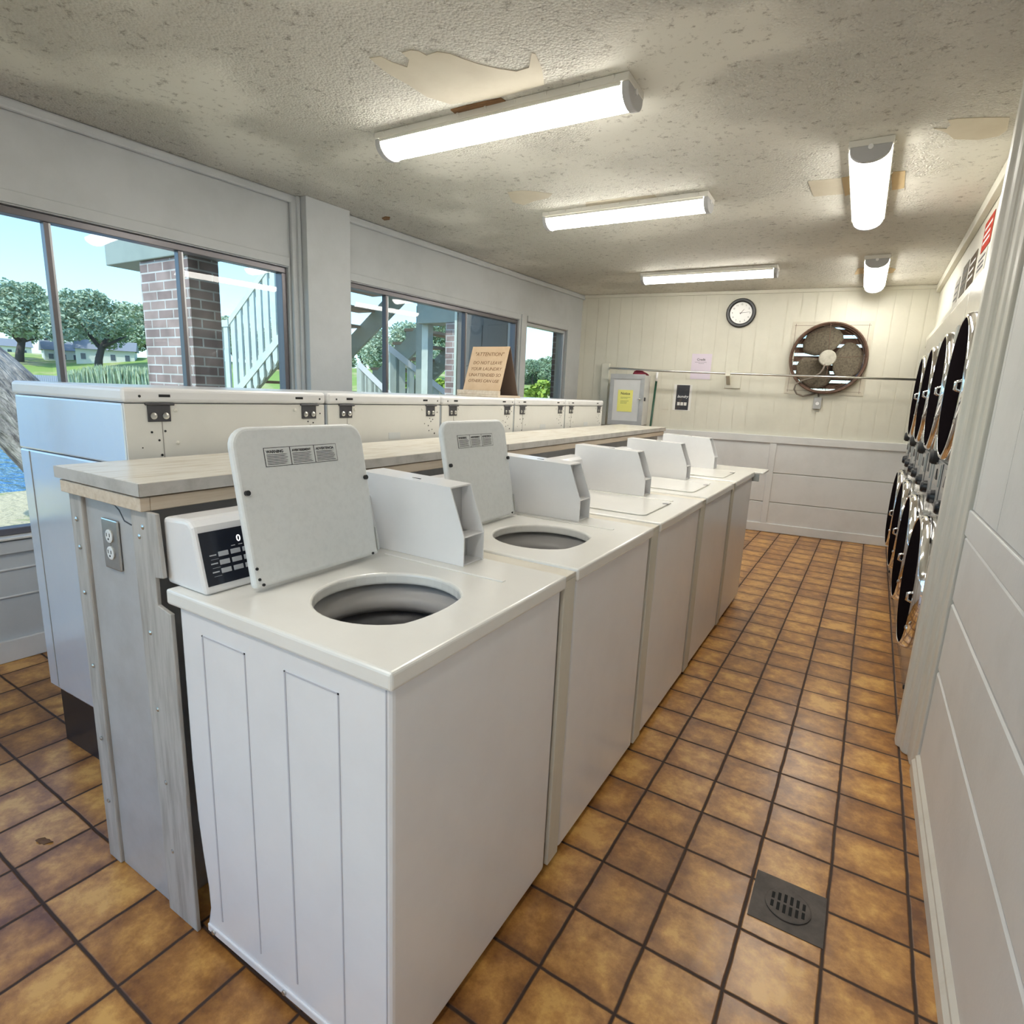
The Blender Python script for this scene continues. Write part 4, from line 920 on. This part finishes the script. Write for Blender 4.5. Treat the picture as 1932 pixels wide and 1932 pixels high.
oak(842, 178, 12, 1.5, 'dark pine-like tree left of the far brick pier', .9, mm='leaf2')
oak(1012, 140, 5.2, .6, 'dark tree in the narrow third window', 4.4, mm='leaf2')
oak(1052, 190, 8, 1.0, 'tree at the right edge of the narrow third window', 2.2, mm='leaf2')
# shrubs and reeds
rf = crown(1500, 3, .22, 'reed', .55, seed=9, clumps=18)
proto = [None]
def shrub(px, py, depth, R, z, label, m_, group):
    p = at(px, py, depth); r = empty('shrub', (p.x, p.y, z), label, 'shrub', group, px*.1)
    if proto[0] is None: o = rf.build('foliage', M[m_], r, solid_fix=False); proto[0] = o
    else:
        o = proto[0].copy(); o.data = o.data.copy(); o.data.materials[0] = M[m_]; COL.objects.link(o); o.parent = r
    s = R/3; o.location = (0, 0, R*.4); o.scale = (s, s, s)
    MB().tube([(0, 0, -.8), (0, 0, R*.5)], .08*s, 6).build('stem', M['fartrunk'], r)
    return r
rb = MB(); rnd = random.Random(11)
for i in range(2600):
    t = rnd.random(); p = at(128+215*t, 712, 115+rnd.uniform(0, 7)); h = rnd.uniform(1.6, 3.6)*(.55+.45*min(1, 4*t)); a_ = rnd.uniform(0, PI); dx, dy = .16*math.cos(a_), .16*math.sin(a_); lx, ly = rnd.uniform(-.5, .5), rnd.uniform(-.5, .5)
    rb.add([(p.x-dx, p.y-dy, -.3), (p.x+dx, p.y+dy, -.3), (p.x+lx*.5+dx, p.y+ly*.5+dy, .2+h*.6), (p.x+lx*.5-dx, p.y+ly*.5-dy, .2+h*.6), (p.x+lx, p.y+ly, .2+h)], [(0, 1, 2, 3), (3, 2, 4)])
tag(rb.build('reed_bed', M['reed'], solid_fix=False), 'pale green reeds along the far lake shore left of the brick pier', 'reeds', kind='stuff')
for (px, py, d, R, z, lb) in ((822, 700, 14, 1.0, .35, 'yellow green bush low beside the far brick pier'), (838, 690, 17, 1.1, .5, 'yellow green bush just left of the far brick pier, higher'), (765, 690, 22, 1.5, .6, 'yellow green bush behind the white sloping handrail'), (1003, 705, 16, 1.2, .2, 'pale green bush at the left of the third window'), (1032, 706, 20, 1.5, .2, 'pale green bush at the right of the third window')):
    shrub(px, py, d, R, z, lb, 'bush', 'bushes beyond the stairs')
# houses on the far bank
def house(px, depth, z, w, h, label, rz):
    p = at(px, 690, depth); r = empty('house', (p.x, p.y, z), label, 'house', None, rz)
    MB().box(-w/2, w/2, -4, 4, -2, h).build('wall', M['house'], r)
    MB().prism([(-4.6, h+.01), (4.6, h+.01), (0, h+2.4)], 'x', -w/2-.5, w/2+.5).build('roof', M['roof'], r)
    for i in range(4):
        x = -w/2+w*(i+.5)/4; f = MB().box(x-.6, x+.6, -4.06, -4.005, h*.45, h*.8).build('window', M['paper'], r); MB().box(x-.5, x+.5, -4.1, -4.065, h*.45+.1, h*.8-.1).build('pane', M['hglass'], f)
    return r
house(205, 146, 3.0, 12, 4.6, 'cream gabled house behind the leaning oak across the lake', YAW+.5)
house(130, 150, 3.0, 10, 4.2, 'cream house left of the leaning oak across the lake', YAW+.75)
house(5, 178, 4.8, 14, 4.2, 'low house at the far left edge across the lake', YAW+.8)
fwx = MB(); q0 = at(60, 712, 117); q1 = at(118, 713, 117)
for i in range(15):
    a = q0.lerp(q1, i/15); b_ = q0.lerp(q1, (i+.9)/15); d_ = Vector((-(b_-a).y, (b_-a).x, 0)).normalized()*.3
    fwx.add([(a.x, a.y, -.4), (b_.x, b_.y, -.4), (b_.x+d_.x, b_.y+d_.y, -.4), (a.x+d_.x, a.y+d_.y, -.4), (a.x, a.y, 1.0), (b_.x, b_.y, 1.0), (b_.x+d_.x, b_.y+d_.y, 1.0), (a.x+d_.x, a.y+d_.y, 1.0)], [(0,3,2,1),(4,5,6,7),(0,1,5,4),(1,2,6,5),(2,3,7,6),(3,0,4,7)])
tag(fwx.build('bulkhead', M['bulkhead']), 'low grey plank bulkhead along the far lake shore', 'bulkhead')
# near oak trunk
tr = empty('oak_tree', at(290, 1040, 5.3).to_tuple()[:2]+(GZ,), 'massive leaning oak trunk with rough bark just outside the left window', 'tree')
o0 = Vector(tr.location)
pts = [at(290, 1040, 5.3), at(205, 945, 5.27), at(120, 862, 5.22), at(60, 802, 5.15), at(0, 738, 5.05), at(-80, 672, 4.95), at(-220, 590, 4.9), at(-420, 500, 5.0)]
tk = MB().tube([p-o0 for p in [Vector((pts[0].x, pts[0].y, GZ-.1))]+pts], [.50, .40, .33, .315, .305, .30, .295, .285, .26], 28)
rnd = random.Random(5); nv = []
for v in tk.v:
    nv.append(tuple(c+rnd.uniform(-.018, .018) for c in v))
tk.v = nv; to = tk.build('trunk', M['bark'], tr, smooth=True)
ss = to.modifiers.new('sub', 'SUBSURF'); ss.levels = 2; ss.render_levels = 2
MB().tube([p-o0 for p in (at(-100, 660, 4.95), at(-180, 520, 5.4), at(-240, 400, 6))], [.24, .18, .12], 12).build('branch', M['bark'], tr, smooth=True)
# brick piers and overhead beams
def pier(label, x0, x1, y0, y1, z1):
    o = MB().box(x0, x1, y0, y1, GZ-.02, z1).build('brick_pier', M['brick']); return tag(o, label, 'brick pier')
pier('wide brick pier just outside the first window', -4.33, -3.68, 1.86, 2.09, 2.262)
pier('brick pier left of the open panelled door in the second window', -3.86, -3.45, 5.08, 5.49, 2.19)
pier('brick pier at the right edge of the narrow third window', -2.87, -2.64, 5.975, 6.30, 2.6)
def beam(label, x0, x1, y0, y1, z0, z1): return tag(MB().box(x0, x1, y0, y1, z0, z1).build('roof_beam', M['greypaint'], bevel=.006), label, 'beam')
beam('grey painted beam resting on the pier outside the first window', -4.80, -3.02, 1.84, 2.11, 2.266, 2.60)
beam('grey painted beam resting on the pier by the open door', -4.33, -2.75, 5.10, 5.38, 2.194, 2.50)
# open door outside the second window
dd = empty('open_door', (-2.83, 5.0, GZ), 'dark grey panelled door standing open outside the second window', 'door')
MB().box(-.79, 0, 0, .04, .001, 2.5).build('leaf', M['door'], dd, bevel=.003)
MB().box(-.83, -.795, -.01, .05, .001, 2.5).build('edge_trim', M['slat'], dd)
for (x0, x1) in ((-.70, -.44), (-.36, -.10)):
    for (z0, z1) in ((.3, 1.0), (1.15, 1.75), (1.85, 2.3)): MB().box(x0, x1, -.006, -.0005, z0, z1).build('raised_panel', M['door'], dd, bevel=.005)
# outside stairs, upper flight with slatted railing
def slat_rail(par, a, b, h, n, w=.095, t=.03, m_='slat', low=.95, cap=None):
    a = Vector(a); b = Vector(b); e = (b-a); ex = Vector((e.x, e.y, 0)).normalized(); nx = Vector((-ex.y, ex.x, 0))
    for i in range(n):
        p = a.lerp(b, (i+.5)/n); z1 = p.z-.03; z0 = p.z-h; vs = []
        for d in (0, t):
            for (k, z) in ((-w/2, z0+.06), (0, z0), (w/2, z0+.06), (w/2, z1+e.z/e.length*w*.3), (-w/2, z1-e.z/e.length*w*.3)): vs.append(p*1.0+ex*k+nx*d+Vector((0, 0, z-p.z)))
        MB().add(vs, [(4,3,2,1,0), (5,6,7,8,9)]+[(i_, (i_+1) % 5, 5+(i_+1) % 5, 5+i_) for i_ in range(5)]).build('baluster', M[m_], par)
    for (dz, hh, nm, mm, wd) in ((-.04, .09, 'top_rail', cap or m_, .09), (-h*.80, .12, 'bottom_rail', m_, .05)):
        vs = []
        for p in (a, b):
            for (k, z) in ((-.01, -hh/2), (wd, -hh/2), (wd, hh/2), (-.01, hh/2)): vs.append(p+nx*k+Vector((0, 0, dz+z)))
        MB().add(vs, [(0,1,2,3),(7,6,5,4),(0,4,5,1),(1,5,6,2),(2,6,7,3),(3,7,4,0)]).build(nm, M[mm], par)
def flight(name, label, x0, z0, x1, z1, y0, y1, n, rail=None):
    r = empty(name, (x0, y0, GZ), label, 'staircase'); o = Vector((x0, y0, GZ)); run = (x1-x0)/n; ri = (z1-z0)/n
    for i in range(n):
        MB().box(i*run-.02, (i+1)*run+.02, .05, y1-y0-.05, z0+(i+1)*ri-.04-GZ, z0+(i+1)*ri-GZ).build('tread', M['tread'], r, bevel=.003)
    for yy in (0, y1-y0-.05):
        MB().prism([(-.05, z0-.30-GZ), (x1-x0, z1-.34-GZ), (x1-x0, z1-.02-GZ), (-.05, z0-.02-GZ)], 'y', yy, yy+.048).build('stringer', M['greypaint'], r)
    for i in range(n):
        MB().box(i*run+.02, (i+1)*run-.02, .049, .075, z0+(i+1)*ri-.14-GZ, z0+(i+1)*ri-.042-GZ).build('cleat', M['greypaint'], r)
    return r, o
A0 = at(437, 602, 8.0)
r1, o1 = flight('outside_stairs', 'upper outdoor stair flight with pale slatted railing rising to the right', A0.x, A0.z-1.02, A0.x+2.5, A0.z-1.02+1.85, A0.y, A0.y+1.1, 9)
slat_rail(r1, Vector((A0.x, A0.y-.04, A0.z))-o1, Vector((A0.x+2.5, A0.y-.04, A0.z+1.85))-o1, 1.32, 17)
slat_rail(r1, Vector((A0.x-1.2, A0.y-.04, A0.z-.02))-o1, Vector((A0.x-.02, A0.y-.04, A0.z-.02))-o1, 1.30, 8)
MB().box(-1.25, -.06, .0, 1.1, A0.z-1.10-GZ, A0.z-1.03-GZ).build('landing', M['tread'], r1)
for x in (-1.2, -.12):
    for y in (.02, .98): MB().box(x, x+.1, y, y+.1, .001, A0.z-1.11-GZ).build('post', M['greypaint'], r1)
MB().box(2.52, 3.6, .0, 1.1, A0.z+.76-GZ, A0.z+.83-GZ).build('landing', M['tread'], r1)
B0 = at(640, 690, 8.0)
r2, o2 = flight('outside_stairs', 'lower outdoor stair flight with open wooden treads seen through the second window', B0.x-1.5, .25, B0.x+1.1, 2.40, B0.y+.55, B0.y+1.55, 12)
for i, (p, q, lb) in enumerate(((at(733, 650, 7.4), at(860, 752, 8.3), 'pale slatted railing with white handrail beside the grey stair post'), (at(676, 680, 7.0), at(745, 748, 7.2), 'lower pale slatted railing with white handrail left of the window mullion'))):
    r = empty('stair_railing', (p.x, p.y, GZ), lb, 'railing', 'white capped stair railings'); o = Vector((p.x, p.y, GZ))
    slat_rail(r, p-o, q-o, 1.0 if i == 0 else .9, 8, cap='handrail')
    for k, t in enumerate((p, q)): MB().box(t.x-o.x-.04, t.x-o.x+.04, t.y-o.y+.10, t.y-o.y+.18, .001, max(.2, t.z-.15-GZ)).build('post', M['greypaint'], r)
ps = at(795, 670, 7.6)
tag(MB().box(-.05, .06, -.05, .05, 0, 2.45-GZ).build('stair_post', M['greypaint'], loc=(ps.x, ps.y, GZ)), 'grey square post under the beam in the second window', 'post')
ps2 = at(806, 670, 7.35)
tag(MB().box(-.05, .05, -.05, .05, 0, 2.33-GZ).build('stair_post', M['slat'], loc=(ps2.x, ps2.y, GZ)), 'pale narrow post right beside the grey stair post', 'post')
